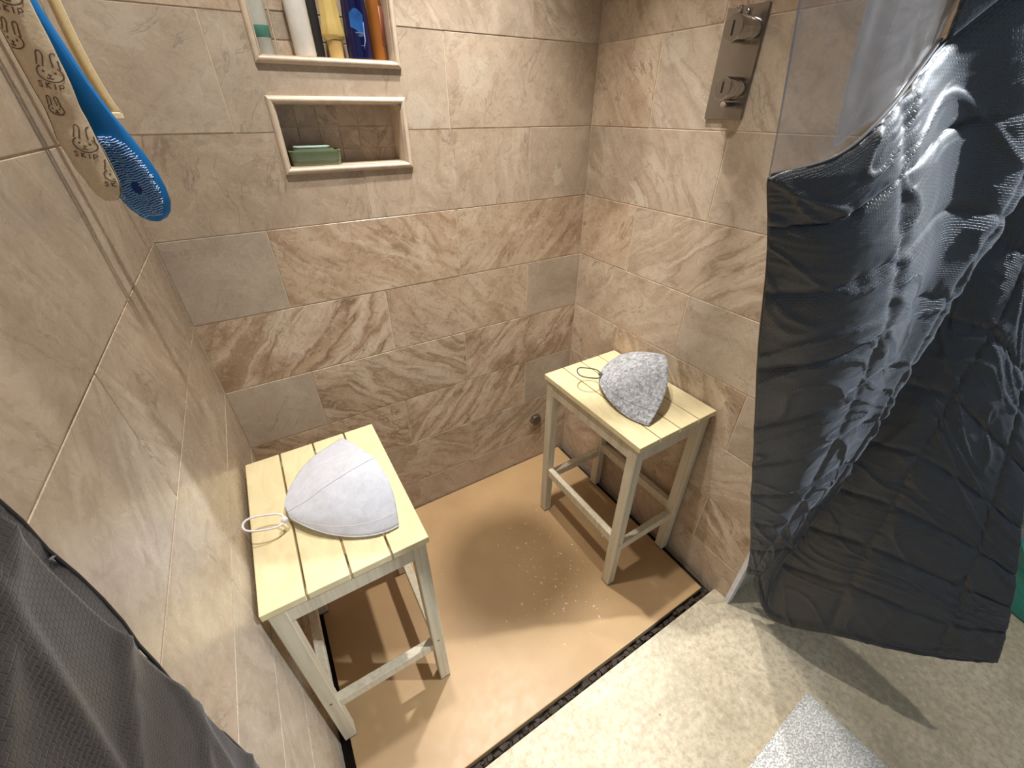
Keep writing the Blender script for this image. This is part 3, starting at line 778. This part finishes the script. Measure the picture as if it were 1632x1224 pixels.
# unseen overhead shower, added to shade the middle of the tray
sh = empty('added_shower', (0.737, -0.32, 1.90))
MB().tube([(W-0.737-0.001, -0.1455, 0.13), (0.30, -0.10, 0.135), (0.06, -0.02, 0.135), (0.015, -0.003, 0.125), (0.0, 0, 0.09), (0, 0, 0.02)], 0.010, 14).build('arm', M['chrome'], sh, smooth=True)
MB().tube([(W-0.737-0.001, -0.1455, 0.13), (W-0.737-0.010, -0.1445, 0.13)], 0.030, 24).build('wall_flange', M['chrome'], sh)
autosmooth(MB().lathe([(0.012, 0.03), (0.016, 0.02), (0.050, 0.008), (0.054, 0.004), (0.054, -0.002), (0.050, -0.004)], 32).build('spray_plate', M['chrome'], sh), 40)
tag(sh, 'unseen chrome overhead shower added to shade the middle of the tray', 'shower')

# round chrome outlet low on the back wall
ol = empty('wall_outlet', (1.032, 0.0, 0.229))
def ycyl(name, prof, mat, parent, n=32):
    vs = []; fs = []
    for r, y in prof: vs += [(r*math.cos(2*math.pi*j/n), y, r*math.sin(2*math.pi*j/n)) for j in range(n)]
    for i in range(len(prof)-1): fs += [(i*n+j, i*n+(j+1) % n, (i+1)*n+(j+1) % n, (i+1)*n+j) for j in range(n)]
    fs += [tuple(range(n)), tuple(range((len(prof)-1)*n, len(prof)*n))]
    return autosmooth(MB().add(vs, fs).build(name, mat, parent), 30)
ycyl('flange', [(0.032, 0.0), (0.032, -0.004), (0.030, -0.0065), (0.026, -0.0075), (0.0255, -0.005)], M['chrome'], ol)
ycyl('plug_face', [(0.025, -0.004), (0.025, -0.013), (0.0235, -0.015)], M['chrome_brushed'], ol)
tag(ol, 'small round chrome outlet low on the back wall behind the right stool', 'wall outlet')

# ------------------------------------------------------------------ hanging brush, scrub strap, webbing strap and their hook
hook = empty('wall_hook', (0.0, -0.34, 1.78))
MB().tube([(0.0, y, z) for y, z in ((-0.07, 0.0), (0.16, 0.0))], 0.004, 10).build('rail', M['chrome'], hook, smooth=True)
hook.children[0].location = (0.055, 0, 0)
for yy in (-0.06, 0.15): MB().tube([(0.0, yy, 0.0), (0.055, yy, 0.0)], 0.005, 10).build('bracket', M['chrome'], hook, smooth=True)
tag(hook, 'small chrome rail on the left wall above the hanging brush', 'rail')

# body brush: head + handle outline in its own plane (a = across, h = height below), facing the room
br = empty('body_brush', (0.0675, -0.335, 1.303))
axis_t = Vector((0.029, 0.0, -0.20)).normalized()           # along the brush, downwards
across = Vector((0.97, -0.22, 0.0)).normalized(); across = (across - axis_t*across.dot(axis_t)).normalized()
facing = across.cross(axis_t).normalized()
if facing.dot(Vector((0, -1, 0))) < 0: facing = -facing
def brp(a, h, d): return across*a + axis_t*h + facing*d
prof = [(-0.475, 0.012), (-0.46, 0.0155), (-0.35, 0.0150), (-0.25, 0.0150), (-0.17, 0.0155), (-0.11, 0.0175), (-0.075, 0.0215), (-0.045, 0.0275), (-0.02, 0.0315), (0.0, 0.033), (0.02, 0.032), (0.038, 0.028), (0.050, 0.021), (0.0575, 0.012), (0.060, 0.003)]
vs = []; fs = []; ring = 12
for (h, w) in prof:
    th = 0.0065 if h > -0.1 else 0.0075
    for j in range(ring):
        a = 2*math.pi*j/ring; ca, sa = math.cos(a), math.sin(a)
        vs.append(brp(w*math.copysign(abs(ca)**0.6, ca), h, th*math.copysign(abs(sa)**0.6, sa) + 0.004*math.sin(max(0, min(1, (-h-0.05)/0.4))*3.14)))
for i in range(len(prof)-1):
    fs += [(i*ring+j, i*ring+(j+1) % ring, (i+1)*ring+(j+1) % ring, (i+1)*ring+j) for j in range(ring)]
fs += [tuple(reversed(range(ring))), tuple((len(prof)-1)*ring+j for j in range(ring))]
o = MB().add(vs, fs).build('handle_and_head', M['blue_plastic'], br); autosmooth(o, 50)
# bristles: short silicone nubs in an oval, leaving an oval hole in the middle
random.seed(2); bs = MB(); rows = 30
def bw(h):
    for (h0, w0), (h1, w1) in zip(prof, prof[1:]):
        if h0 <= h <= h1: return w0+(w1-w0)*(h-h0)/(h1-h0)
    return 0.0
hh = -0.052
while hh < 0.053:
    wmax = 0.0265*math.sqrt(max(0, 1-((hh-0.001)/0.055)**2)); aa = -wmax
    while aa <= wmax:
        ja, jh = aa+random.uniform(-.0003, .0003), hh+0.0010*math.sin(aa*260)
        if (ja/0.0062)**2 + ((jh-0.012)/0.0085)**2 > 1:
            r_ = 0.00075; p0 = brp(ja, jh, 0.005); tip = brp(ja+random.uniform(-.0006, .0006), jh+random.uniform(-.0006, .0010), 0.0125)
            bs.add([p0+across*r_, p0+axis_t*r_, p0-across*r_, p0-axis_t*r_, tip+across*r_*.6, tip+axis_t*r_*.6, tip-across*r_*.6, tip-axis_t*r_*.6],
                   [(0,1,5,4),(1,2,6,5),(2,3,7,6),(3,0,4,7),(4,5,6,7)])
        aa += 0.0023
    hh += 0.0030
tag(bs.build('bristles', M['bristle'], br), kind='stuff')
ovm = MB(); pts = [brp(0.0065*math.cos(a*math.pi/10), 0.012+0.0088*math.sin(a*math.pi/10), 0.0068) for a in range(20)]
ovm.add(pts + [p - facing*0.003 for p in pts], [tuple(range(20)), tuple(range(39, 19, -1))] + [(i, (i+1) % 20, 20+(i+1) % 20, 20+i) for i in range(20)])
ovm.build('head_recess', plain('deep_blue', srgb(8, 62, 132), 0.45), br)
MB().tube([brp(0.0095*math.cos(2*math.pi*i/20), -0.482+0.0095*math.sin(2*math.pi*i/20), 0) for i in range(20)], 0.0035, 8, closed=True).build('hanging_ring', M['blue_plastic'], br, smooth=True)
tag(br, 'long blue silicone body brush hanging at the left, bristle head downwards', 'body brush')

# scrub strap: long padded terry strip with a printed rabbit pattern
ss = empty('scrub_strap', (0.043, -0.385, 1.282))
keys = [(0.0, -0.002, 0.004), (0.003, -0.002, 0.0095), (0.010, -0.002, 0.0140), (0.022, -0.002, 0.0170), (0.045, -0.005, 0.0195), (0.07, -0.007, 0.0200), (0.09, -0.006, 0.0185), (0.105, -0.006, 0.0175), (0.13, -0.006, 0.0190), (0.16, -0.007, 0.0195), (0.20, -0.008, 0.0190), (0.30, -0.008, 0.0190), (0.50, 0.0, 0.019)]
def kint(h):
    for (h0, c0, w0), (h1, c1, w1) in zip(keys, keys[1:]):
        if h <= h1:
            t = (h-h0)/(h1-h0); t = t*t*(3-2*t) if h0 else t; return c0+(c1-c0)*t, w0+(w1-w0)*t
    return keys[-1][1:]
sac = Vector((0.96, -0.28, 0)).normalized(); sfc = Vector((-0.28, -0.96, 0)).normalized()
def strap_pt(a, h, d=0.0):      # a in -1..1 across
    c, w = kint(h)
    puff = 0.0055*(1-abs(a)**2.2)*min(1.0, (h+0.002)/0.02) + 0.0010*noise.noise((a*2, h*40, 3))
    dent = -0.004*math.exp(-((h-0.098)/0.012)**2)*math.exp(-((a+0.2)/0.6)**2)
    base = sac*(c + a*w - 0.006*0) + Vector((0.0045*(h > 0)*h*10*0.35, 0, h))
    return base + sfc*(puff + dent + d) + Vector((0.0, -0.0, 0.0))
P = [[strap_pt(-1+2*j/24, 0.498*(i/120)**1.15) for j in range(25)] for i in range(121)]
solidify(MB().grid(P).build('terry_front', M['terry'], ss, smooth=True), 0.003, 0)
P = [[strap_pt(-1+2*j/12, 0.498*(i/60)**1.15)*1.0 - sfc*(0.006+0.011*(1-(j/6-1)**2)) - sac*(0.0055*(1 if 0.07 < 0.498*(i/60)**1.15 else 0.3)) for j in range(13)] for i in range(61)]
solidify(MB().grid(P).build('backing', M['terry_back'], ss, smooth=True), 0.002, 0)
# printed lines as thin ribbons lying on the terry
pr = MB()
def stroke(pts, ox, oh, s, rot=0.0, wd=0.00062):
    c, s_ = math.cos(rot), math.sin(rot); Q = []
    for (x, y) in pts: Q.append((ox+(x*c-y*s_)*s, oh+(x*s_+y*c)*s))
    # resample
    R_ = []
    for (p, q) in zip(Q, Q[1:]):
        n = max(1, int(math.hypot(q[0]-p[0], q[1]-p[1])/0.0012))
        R_ += [(p[0]+(q[0]-p[0])*i/n, p[1]+(q[1]-p[1])*i/n) for i in range(n)]
    R_.append(Q[-1]); L = []; Rr = []
    for i, (x, h) in enumerate(R_):
        x2, h2 = R_[min(i+1, len(R_)-1)]; x1, h1 = R_[max(i-1, 0)]
        d = math.hypot(x2-x1, h2-h1) or 1; nx, nh = -(h2-h1)/d*wd, (x2-x1)/d*wd
        for lst, sg in ((L, 1), (Rr, -1)):
            cc, ww = kint(max(h+sg*nh, 0.0)); a = (x+sg*nx-cc)/ww
            if abs(a) > 0.99: lst.append(None)
            else: lst.append(strap_pt(a, max(h+sg*nh, 0.0), 0.0021))
    for i in range(len(L)-1):
        if None in (L[i], L[i+1], Rr[i], Rr[i+1]): continue
        pr.add([L[i], L[i+1], Rr[i+1], Rr[i]], [(0, 1, 2, 3)])
def arc(cx, cy, rx, ry, a0, a1, n=20): return [(cx+rx*math.cos(math.radians(a0+(a1-a0)*i/n)), cy+ry*math.sin(math.radians(a0+(a1-a0)*i/n))) for i in range(n+1)]
def rabbit(ox, oh, s, rot, word=True):
    S = lambda p: stroke(p, ox, oh, s, rot)
    S(arc(0, 0, 1.0, 0.72, 128, 412, 34))
    for e in (-1, 1):
        S([(e*0.62 - 0.25, 0.60)] + arc(e*0.50, 1.45, 0.24, 0.40, 200, -20, 14) + [(e*0.62+0.22, 0.52)])
        S(arc(e*0.45, 0.12, 0.06, 0.06, 0, 360, 6))
    S([(-0.14, -0.10), (0.14, -0.10), (0, -0.24), (-0.14, -0.10)]); S([(0, -0.24), (0, -0.38)]); S(arc(-0.12, -0.36, 0.12, 0.1, 180, 360, 6)); S(arc(0.12, -0.36, 0.12, 0.1, 180, 360, 6))
    if word:
        y = -1.35; k = 0.42
        def Lt(p, x): S([(x+a*k, y+b*k) for a, b in p])
        Lt([(0.9, 1.05), (0.5, 1.25), (0.1, 1.0), (0.35, 0.65), (0.8, 0.45), (0.75, 0.1), (0.35, 0.0), (0.0, 0.2)], -1.15)
        Lt([(0.1, 1.2), (0.1, 0.0)], -0.50); Lt([(0.85, 1.2), (0.1, 0.6), (0.9, 0.0)], -0.50)
        Lt([(0.3, 1.2), (0.3, 0.0)], 0.12)
        Lt([(0.1, 0.0), (0.1, 1.2), (0.6, 1.2), (0.85, 0.9), (0.6, 0.6), (0.1, 0.55)], 0.55)
k0 = 0.0112
rabbit(0.001, 0.066, k0, -0.25); rabbit(-0.012, 0.103, k0*0.66, -0.2, False); rabbit(0.0, 0.138, k0, -0.25)
rabbit(-0.020, 0.168, k0*0.9, -0.35, False); rabbit(-0.004, 0.206, k0, -0.25); rabbit(-0.016, 0.252, k0, -0.3, False); rabbit(0.0, 0.290, k0, -0.3)
rabbit(0.016, 0.030, k0*0.9, -0.2)
tag(pr.build('rabbit_print', M['print'], ss), 'brown printed rabbit outlines with the word SKIP')
MB().tube([strap_pt(0, 0.498) + Vector((0.006*math.cos(a*math.pi/10), 0, 0.004+0.006*math.sin(a*math.pi/10))) for a in range(20)], 0.0025, 8, closed=True).build('hanging_loop', M['webbing'], ss, smooth=True)
tag(ss, 'cream terry scrub strap printed with rabbits hanging beside the blue brush', 'scrub strap')

# webbing loop behind
wb = empty('webbing_strap', (0.058, -0.150, 1.376))
def ribbon(path, w, wdir, th, mat, name, parent):
    P = [[Vector(p) - Vector(wdir)*w/2, Vector(p) + Vector(wdir)*w/2] for p in path]
    return solidify(MB().grid(P).build(name, mat, parent, smooth=True), th, 0)
path = []
for i in range(25):
    t = i/24; path.append(Vector((-0.002 - 0.030*t**1.2 - 0.006*math.sin(t*6), 0.0, 0.002 + 0.40*t**1.3)))
wdir = Vector((0.93, -0.30, 0.2)).normalized()
ribbon(path, 0.015, wdir, 0.002, M['webbing'], 'band', wb)
for s_ in (-1, 1): MB().tube([p + wdir*s_*0.0075 for p in path], 0.0011, 6).build('stitched_edge', M['webbing_edge'], wb, smooth=True)
box_part('end_fold', (-0.010, -0.004, -0.004), (0.006, 0.003, 0.006), M['webbing_edge'], wb)
tag(wb, 'narrow cream webbing strap with stitched edges hanging behind the blue brush', 'strap')

# ------------------------------------------------------------------ curtains
def cr(p0, p1, p2, p3, t):
    return 0.5*((2*p1) + (p2-p0)*t + (2*p0-5*p1+4*p2-p3)*t*t + (3*p1-p0-3*p2+p3)*t**3)
def cr_line(pts, t):
    n = len(pts)-1; x = min(max(t, 0), 1)*n; i = min(int(x), n-1); f = x-i
    g = lambda k: pts[min(max(k, 0), n)]
    p0 = g(i-1) if i > 0 else pts[0]*2-pts[1]
    p3 = g(i+2) if i < n-1 else pts[n]*2-pts[n-1]
    return cr(p0, pts[i], pts[i+1], p3, f)
def surf(ctrl, u, v):
    return cr_line([cr_line(row, u) for row in ctrl], v)

def quilt(a, b, px, py, skew):
    """distance to the nearest line of two families (metres) in cloth coordinates a (across), b (down)"""
    p = (a + skew[0]*b)/px; q = (b + skew[1]*a)/py
    dp = abs(p - round(p))*px; dq = abs(q - round(q))*py
    return dp, dq

def make_cloth(ctrl, NU, NV, px, py, skew, amp, wr, seed, name, parent, flip=1.0, ph=0.0):
    def even(n, f):          # parameter values giving even mean arc length
        K = 240; L = [0.0]
        prev = f(0.0)
        for k in range(1, K+1):
            cur = f(k/K); L.append(L[-1] + sum((a-b).length for a, b in zip(prev, cur))/len(cur)); prev = cur
        res = []; k = 0
        for i in range(n+1):
            t = L[-1]*i/n
            while k < K-1 and L[k+1] < t: k += 1
            res.append((k + (t-L[k])/max(L[k+1]-L[k], 1e-9))/K)
        return res, L[-1]
    us, wid = even(NU, lambda t: [surf(ctrl, t, q) for q in (0.1, 0.35, 0.6, 0.85)])
    vs_, hgt = even(NV, lambda t: [surf(ctrl, q, t) for q in (0.1, 0.35, 0.6, 0.85)])
    V = [[surf(ctrl, us[j], vs_[i]) for j in range(NU+1)] for i in range(NV+1)]
    Nn = [[None]*(NU+1) for _ in range(NV+1)]
    for i in range(NV+1):
        for j in range(NU+1):
            du = V[i][min(j+1, NU)] - V[i][max(j-1, 0)]; dv = V[min(i+1, NV)][j] - V[max(i-1, 0)][j]
            nn = du.cross(dv)*flip; Nn[i][j] = nn.normalized() if nn.length > 1e-12 else Vector((0, -1, 0))
    out = []; uv = []
    for i in range(NV+1):
        row = []
        for j in range(NU+1):
            a = wid*j/NU; b = hgt*i/NV
            wob = 0.006*noise.noise((a*5, b*5, seed)); dp, dq = quilt(a+wob+ph, b+wob, px, py, skew)
            puff = amp*(1-math.exp(-(dp/0.0075)**2))*(1-math.exp(-(dq/0.0075)**2))*(0.7+0.5*min(1, min(dp, dq)/0.04))
            w2 = noise.noise((a*7, b*6, seed+5))
            dg = a*0.75+b*0.65; dh = b*0.75-a*0.65
            rid = max(0, 1-abs(noise.noise((dg*4.5+w2, dh*17+1.5*w2, seed+13)))*2.6)
            rid2 = max(0, 1-abs(noise.noise((a*9+w2, b*34+2*w2, seed+29)))*2.6)
            near = math.exp(-(min(dp, dq)/0.022)**2)
            pk = noise.noise((a*85, b*22, seed+3)) if dq < dp else noise.noise((a*22, b*85, seed+9))
            d = puff + wr*(0.0016*pk*near + 0.0035*w2 + 0.0036*rid**6 + 0.0009*rid2**5)
            row.append(V[i][j] + Nn[i][j]*d); uv.append((a, b))
        out.append(row)
    o = MB().grid(out).build(name, M['fabric'], parent, smooth=True, fix=False)
    ul = o.data.uv_layers.new(name='UVMap')
    for lp in o.data.loops: ul.data[lp.index].uv = uv[lp.vertex_index]
    return o, out, Nn, wid, hgt

def stitches(out, Nn, NU, NV, wid, hgt, px, py, skew, seed, name, parent, step=0.0100, r=0.0011, ph=0.0):
    """thread dashes along the quilting lines"""
    mb = MB()
    def P(a, b):
        x = a/wid*NU; y = b/hgt*NV
        if not (0 <= x < NU and 0 <= y < NV): return None
        i, j = int(y), int(x); f, g = y-i, x-j
        p = (out[i][j]*(1-g)+out[i][j+1]*g)*(1-f) + (out[i+1][j]*(1-g)+out[i+1][j+1]*g)*f
        return p + Nn[i][j]*NSIGN*0.0016
    NSIGN = 1
    det = 1 - skew[0]*skew[1]
    def inv(p, q):   # a + s0 b = p ; b + s1 a = q
        return (p - skew[0]*q)/det, (q - skew[1]*p)/det
    pmax = int((wid+abs(skew[0])*hgt)/px)+2; qmax = int((hgt+abs(skew[1])*wid)/py)+2
    def run(f):
        t = 0.0
        while t < 4.0:
            a0, b0 = f(t-2.0); a1, b1 = f(t-2.0+step*0.55)
            w0 = 0.006*noise.noise((a0*5, b0*5, seed)); w1 = 0.006*noise.noise((a1*5, b1*5, seed))
            A, B_ = P(a0-w0-ph, b0-w0), P(a1-w1-ph, b1-w1)
            if A is not None and B_ is not None and (A-B_).length < 0.03: mb.tube([A, B_], r, 4)
            t += step
    for k in range(-3, pmax): run(lambda t, k=k: inv(k*px, t))
    for k in range(-3, qmax): run(lambda t, k=k: inv(t, k*py))
    if mb.v: tag(mb.build(name, M['thread'], parent), kind='stuff')

V3 = Vector
# right curtain: swept aside and dragged out over the floor; columns run from its free edge round the fold to the outer edge
RC = [
 [(0.69,-0.905,1.325),(0.73,-0.945,1.345),(0.775,-0.955,1.385),(0.865,-0.940,1.445),(0.93,-0.975,1.52),(1.02,-0.945,1.58),(1.12,-0.970,1.56),(1.28,-0.950,1.53),(1.42,-0.985,1.50)],
 [(0.745,-0.905,1.23),(0.788,-0.960,1.24),(0.855,-0.982,1.285),(0.99,-0.965,1.325),(1.10,-1.01,1.32),(1.24,-0.97,1.30),(1.31,-1.00,1.27),(1.38,-1.04,1.25),(1.45,-1.06,1.22)],
 [(0.81,-0.905,1.08),(0.852,-0.968,1.11),(0.940,-0.995,1.15),(1.05,-0.985,1.18),(1.135,-1.01,1.17),(1.27,-0.955,1.12),(1.335,-1.035,1.095),(1.39,-1.081,1.043),(1.44,-1.126,0.982)],
 [(0.91,-0.91,0.86),(0.955,-0.973,0.925),(1.03,-0.995,0.98),(1.10,-0.995,0.98),(1.17,-1.005,0.965),(1.285,-0.955,0.87),(1.33,-1.056,0.874),(1.39,-1.145,0.809),(1.435,-1.221,0.741)],
 [(1.025,-0.918,0.60),(1.085,-0.965,0.61),(1.15,-0.988,0.65),(1.19,-0.99,0.66),(1.235,-0.998,0.65),(1.285,-0.97,0.53),(1.32,-1.103,0.555),(1.38,-1.231,0.533),(1.42,-1.324,0.504)],
 [(1.125,-0.932,0.37),(1.145,-0.95,0.37),(1.17,-0.97,0.38),(1.19,-0.975,0.38),(1.22,-0.985,0.37),(1.265,-0.985,0.27),(1.30,-1.150,0.34),(1.36,-1.285,0.36),(1.405,-1.366,0.399)],
 [(1.192,-0.935,0.205),(1.196,-0.945,0.215),(1.20,-0.955,0.22),(1.205,-0.96,0.20),(1.21,-0.975,0.15),(1.24,-1.045,0.06),(1.29,-1.183,0.154),(1.35,-1.317,0.236),(1.40,-1.397,0.305)],
]
RC = [[V3(p) for p in row] for row in RC]
rc = empty('curtain', (1.25, -0.95, 0.0)); off = V3((1.25, -0.95, 0.0))
RCl = [[p-off for p in row] for row in RC]
NU, NV = 380, 340
SK = (0.05, -0.03)
panel, outR, nR, WID, HGT = make_cloth(RCl, NU, NV, 0.150, 0.150, SK, 0.0052, 1.0, 4, 'quilted_panel', rc, -1.0)
solidify(panel, 0.004, -1)
stitches(outR, nR, NU, NV, WID, HGT, 0.150, 0.150, SK, 4, 'stitching', rc)
# part of the cloth beside the window, up to the rail
top = [V3((0.80,-0.94,2.05)),V3((0.89,-0.975,2.05)),V3((0.98,-0.93,2.05)),V3((1.08,-0.985,2.05)),V3((1.20,-0.94,2.05)),V3((1.34,-0.97,2.05))]
UC = [[p-off for p in top], [(p*0.45+q*0.55)-off for p, q in zip(top, RC[0][3:])], [p-off for p in RC[0][3:]]]
UC[0][0] -= V3((0.03, 0, 0)); UC[1][0] -= V3((0.03, 0.002, 0)); UC[2][0] -= V3((0.006, 0.003, 0))
up, _, _, _, _ = make_cloth(UC, 130, 110, 0.150, 0.150, SK, 0.0052, 1.0, 8, 'quilted_panel', rc, -1.0)
solidify(up, 0.004, -1)
# clear window sheet: left free edge to the fabric, down to the curved seam
seam = [p for p in RC[0][:4]]
wt = [V3((0.545,-0.92,2.05)),V3((0.63,-0.925,2.05)),V3((0.715,-0.93,2.05)),V3((0.86,-0.932,2.05))]
WC = [[p-off for p in wt], [V3((0.605,-0.91,1.64))-off, V3((0.68,-0.925,1.655))-off, V3((0.75,-0.935,1.67))-off, V3((0.905,-0.930,1.7175))-off], [p-off for p in seam]]
P = []
for i in range(61):
    row = []
    for j in range(61):
        p = surf(WC, j/60, i/60); p.y += 0.010*noise.noise((j/60*3.0, i/60*2.2, 2))*math.sin(math.pi*min(1, j/60+0.02)) + 0.004*noise.noise((j/60*9, i/60*5, 7))*math.sin(math.pi*i/60)
        row.append(p)
    P.append(row)
tag(solidify(MB().grid(P).build('clear_window', M['pvc'], rc, smooth=True), 0.0008), 'clear wrinkled plastic window')
MB().tube([cr_line(RCl[0][:4], i/40)+V3((0, -0.002, 0.001)) for i in range(41)], 0.0016, 6).build('window_piping', M['binding'], rc, smooth=True)
MB().tube([outR[i][0] for i in range(0, NV+1, 4)], 0.0022, 6).build('edge_binding', M['fabric'], rc, smooth=True)
MB().tube([outR[NV][j] for j in range(0, NU+1, 3)], 0.0030, 6).build('hem_binding', M['fabric'], rc, smooth=True)
MB().tube([outR[i][NU] for i in range(0, NV+1, 4)], 0.0024, 6).build('edge_binding', M['fabric'], rc, smooth=True)
tag(rc, 'black quilted curtain with a clear plastic window, swept aside at the right', 'curtain', 'quilted curtains')

# left curtain: hangs close to the lens at the left wall
lo = V3((0.03, -1.1, 0.0)); lc = empty('curtain', lo)
LC = []
for z in (2.05, 1.6, 1.187, 1.122, 0.989, 0.775, 0.45, 0.08):
    e = {2.05: (0.030, -0.905), 1.6: (0.028, -0.90), 1.187: (0.020, -0.895), 1.122: (0.020, -0.892), 0.989: (0.020, -0.903), 0.775: (0.020, -0.911), 0.45: (0.025, -0.92), 0.08: (0.03, -0.925)}[z]
    row = []
    for k, (dx, dy) in enumerate(((0, 0), (0.002, -0.06), (0.003, -0.12), (0.002, -0.18), (-0.002, -0.24), (-0.006, -0.30), (-0.004, -0.36), (-0.012, -0.42))):
        row.append(V3((e[0]+dx, e[1]+dy, z)) - lo)
    LC.append(row)
# even spacing in height is needed for the cloth coordinates: resample
zs_ = [2.05 - (2.05-0.08)*i/28 for i in range(29)]
def col_at(k, z):
    zz = [r[k].z for r in LC]
    for i in range(len(zz)-1):
        if zz[i] >= z >= zz[i+1]:
            t = (zz[i]-z)/(zz[i]-zz[i+1]); return LC[i][k].lerp(LC[i+1][k], t)
    return LC[-1][k]
LCr = [[col_at(k, z) for k in range(8)] for z in zs_]
pl_, outL, nL, wL, hL = make_cloth(LCr, 150, 420, 0.115, 0.125, (0.35, 0.45), 0.0040, 0.12, 21, 'quilted_panel', lc, 1.0, 0.035)
stitches(outL, nL, 150, 420, wL, hL, 0.115, 0.125, (0.35, 0.45), 21, 'stitching', lc, ph=0.035)
solidify(pl_, 0.004, -1)
MB().tube([outL[i][0] for i in range(0, 421, 3)], 0.0014, 8).build('edge_binding', M['fabric'], lc, smooth=True)
tag(lc, 'black quilted curtain hanging close up at the lower left', 'curtain', 'quilted curtains')
# curtain rod
rod = empty('curtain_rod', (0.0, -0.935, 2.065))
MB().tube([(0.0, 0, 0), (1.55, 0, 0)], 0.011, 14).build('pole', M['chrome'], rod, smooth=True)
for x in (0.006, 1.55): MB().tube([(x-0.006, 0, 0), (x+0.006, 0, 0)], 0.022, 16).build('end_flange', M['chrome'], rod)
tag(rod, 'straight chrome curtain rod across the top of the shower opening', 'curtain rod')

# ------------------------------------------------------------------ bath mat
mt = empty('bath_mat', (0.925, -1.575, 0.0), 0.0); MXh, MYh = 0.255, 0.36
rr_lathe([(MXh, MYh, 0.0005), (MXh, MYh, 0.005), (MXh-0.002, MYh-0.002, 0.006)], M['mat_pile'], 'backing', mt, r=0.012)
random.seed(9); tf = MB(); stp = 0.0047; yy = -MYh
while yy < MYh:
    xx = -MXh
    while xx < MXh:
        x = xx+random.uniform(-.002, .002); y = yy+random.uniform(-.002, .002); xx += stp
        h = 0.006+random.uniform(0, 0.003)+0.002*noise.noise((x*20, y*20, 0)); a = random.random()*6.28; r_ = 0.0026
        lx, ly = random.uniform(-.0028, .0028), random.uniform(-.0028, .0028)
        b_ = [(x+r_*math.cos(a+k*2.094), y+r_*math.sin(a+k*2.094), 0.005) for k in range(3)]
        t_ = [(x+lx+0.0012*math.cos(a+k*2.094), y+ly+0.0012*math.sin(a+k*2.094), 0.005+h) for k in range(3)]
        tf.add(b_+t_, [(0,1,4,3),(1,2,5,4),(2,0,3,5),(3,4,5)])
    yy += stp
tag(tf.build('pile', M['mat_pile'], mt, fix=False), kind='stuff')
mt.rotation_euler = (0, 0, 0.04)
tag(mt, 'pale grey shaggy bath mat on the concrete floor', 'bath mat')

# ------------------------------------------------------------------ things at the right behind the curtain
tb = empty('plastic_tub', (2.09, -1.49, 0.0))
autosmooth(MB().lathe([(0.10, 0.0), (0.125, 0.004), (0.131, 0.02)] + [(0.131+0.012*k/8+(0.0015 if k % 2 else 0), 0.02+0.022*k) for k in range(1, 9)] + [(0.150, 0.20), (0.153, 0.203), (0.150, 0.206), (0.143, 0.20), (0.128, 0.02), (0.02, 0.012)], 48).build('tub_body', M['teal'], tb), 40)
for k in range(3): MB().tube([((0.1335+0.004*k)*math.cos(2*math.pi*i/48), (0.1335+0.004*k)*math.sin(2*math.pi*i/48), 0.045+0.05*k) for i in range(48)], 0.0012, 6, closed=True).build('rib', M['teal'], tb, smooth=True)
tag(tb, 'teal ribbed plastic tub standing at the right edge behind the curtain', 'tub')
gb = empty('storage_bin', (2.40, -1.16, 0.0))
rr_lathe([(0.13, 0.15, 0), (0.15, 0.17, 0.01), (0.165, 0.185, 0.22), (0.175, 0.195, 0.235), (0.172, 0.19, 0.25), (0.12, 0.13, 0.252)], M['grey_plastic'], 'bin_body', gb, r=0.06)
xcyl('vent_hole', [(0.008, -0.168), (0.008, -0.160)], -0.06, 0.18, M['black'], gb, 16)
tag(gb, 'warm grey rounded plastic bin behind the teal tub', 'bin')
bx = empty('plastic_box', (2.40, -1.16, 0.252))
rr_lathe([(0.12, 0.14, 0), (0.125, 0.145, 0.004), (0.13, 0.15, 0.035), (0.128, 0.148, 0.04)], M['blue_cloth'], 'box_body', bx, r=0.02)
rr_lathe([(0.10, 0.12, 0.04), (0.104, 0.124, 0.044), (0.105, 0.125, 0.085), (0.10, 0.12, 0.09)], M['navy'], 'box_lid', bx, r=0.02)
tag(bx, 'blue plastic box with a navy lid stacked on the grey bin', 'box')
wc = empty('white_jar', (2.38, -1.14, 0.342))
autosmooth(MB().lathe([(0.05, 0), (0.058, 0.004), (0.06, 0.10), (0.05, 0.115)], 32).build('jar_body', M['white_plastic'], wc), 40)
autosmooth(MB().lathe([(0.052, 0.115), (0.053, 0.14), (0.05, 0.144)], 32).build('jar_lid', M['white_plastic'], wc), 40)
tag(wc, 'plain white jar on top of the navy lidded box', 'jar')

# ------------------------------------------------------------------ downlights
lens_m = emis('lamp_lens', (1, 0.93, 0.82, 1), 3.0)
for (x, y, wts, c, ang, bld, rad, aim, lab) in DOWNLIGHTS:
    r = empty('downlight', (x, y, CEIL))
    autosmooth(MB().lathe([(0.040, 0.0), (0.040, -0.006), (0.046, -0.008), (0.052, -0.004), (0.052, 0.0)], 32, caps=False).build('trim_ring', M['lamp_trim'], r), 40)
    MB().lathe([(0.0395, -0.001), (0.0395, -0.003)], 32).build('lens', lens_m, r)
    ld = bpy.data.lights.new('downlight_bulb', 'SPOT'); ld.energy = wts; ld.color = c
    ld.spot_size = math.radians(ang); ld.spot_blend = bld; ld.shadow_soft_size = rad
    lo_ = link(bpy.data.objects.new('bulb', ld), r); lo_.location = (0, 0, -0.012)
    if aim: lo_.rotation_euler = (Vector(aim) - Vector((x, y, CEIL-0.012))).to_track_quat('-Z', 'Y').to_euler()
    tag(r, lab, 'downlight', 'ceiling downlights')
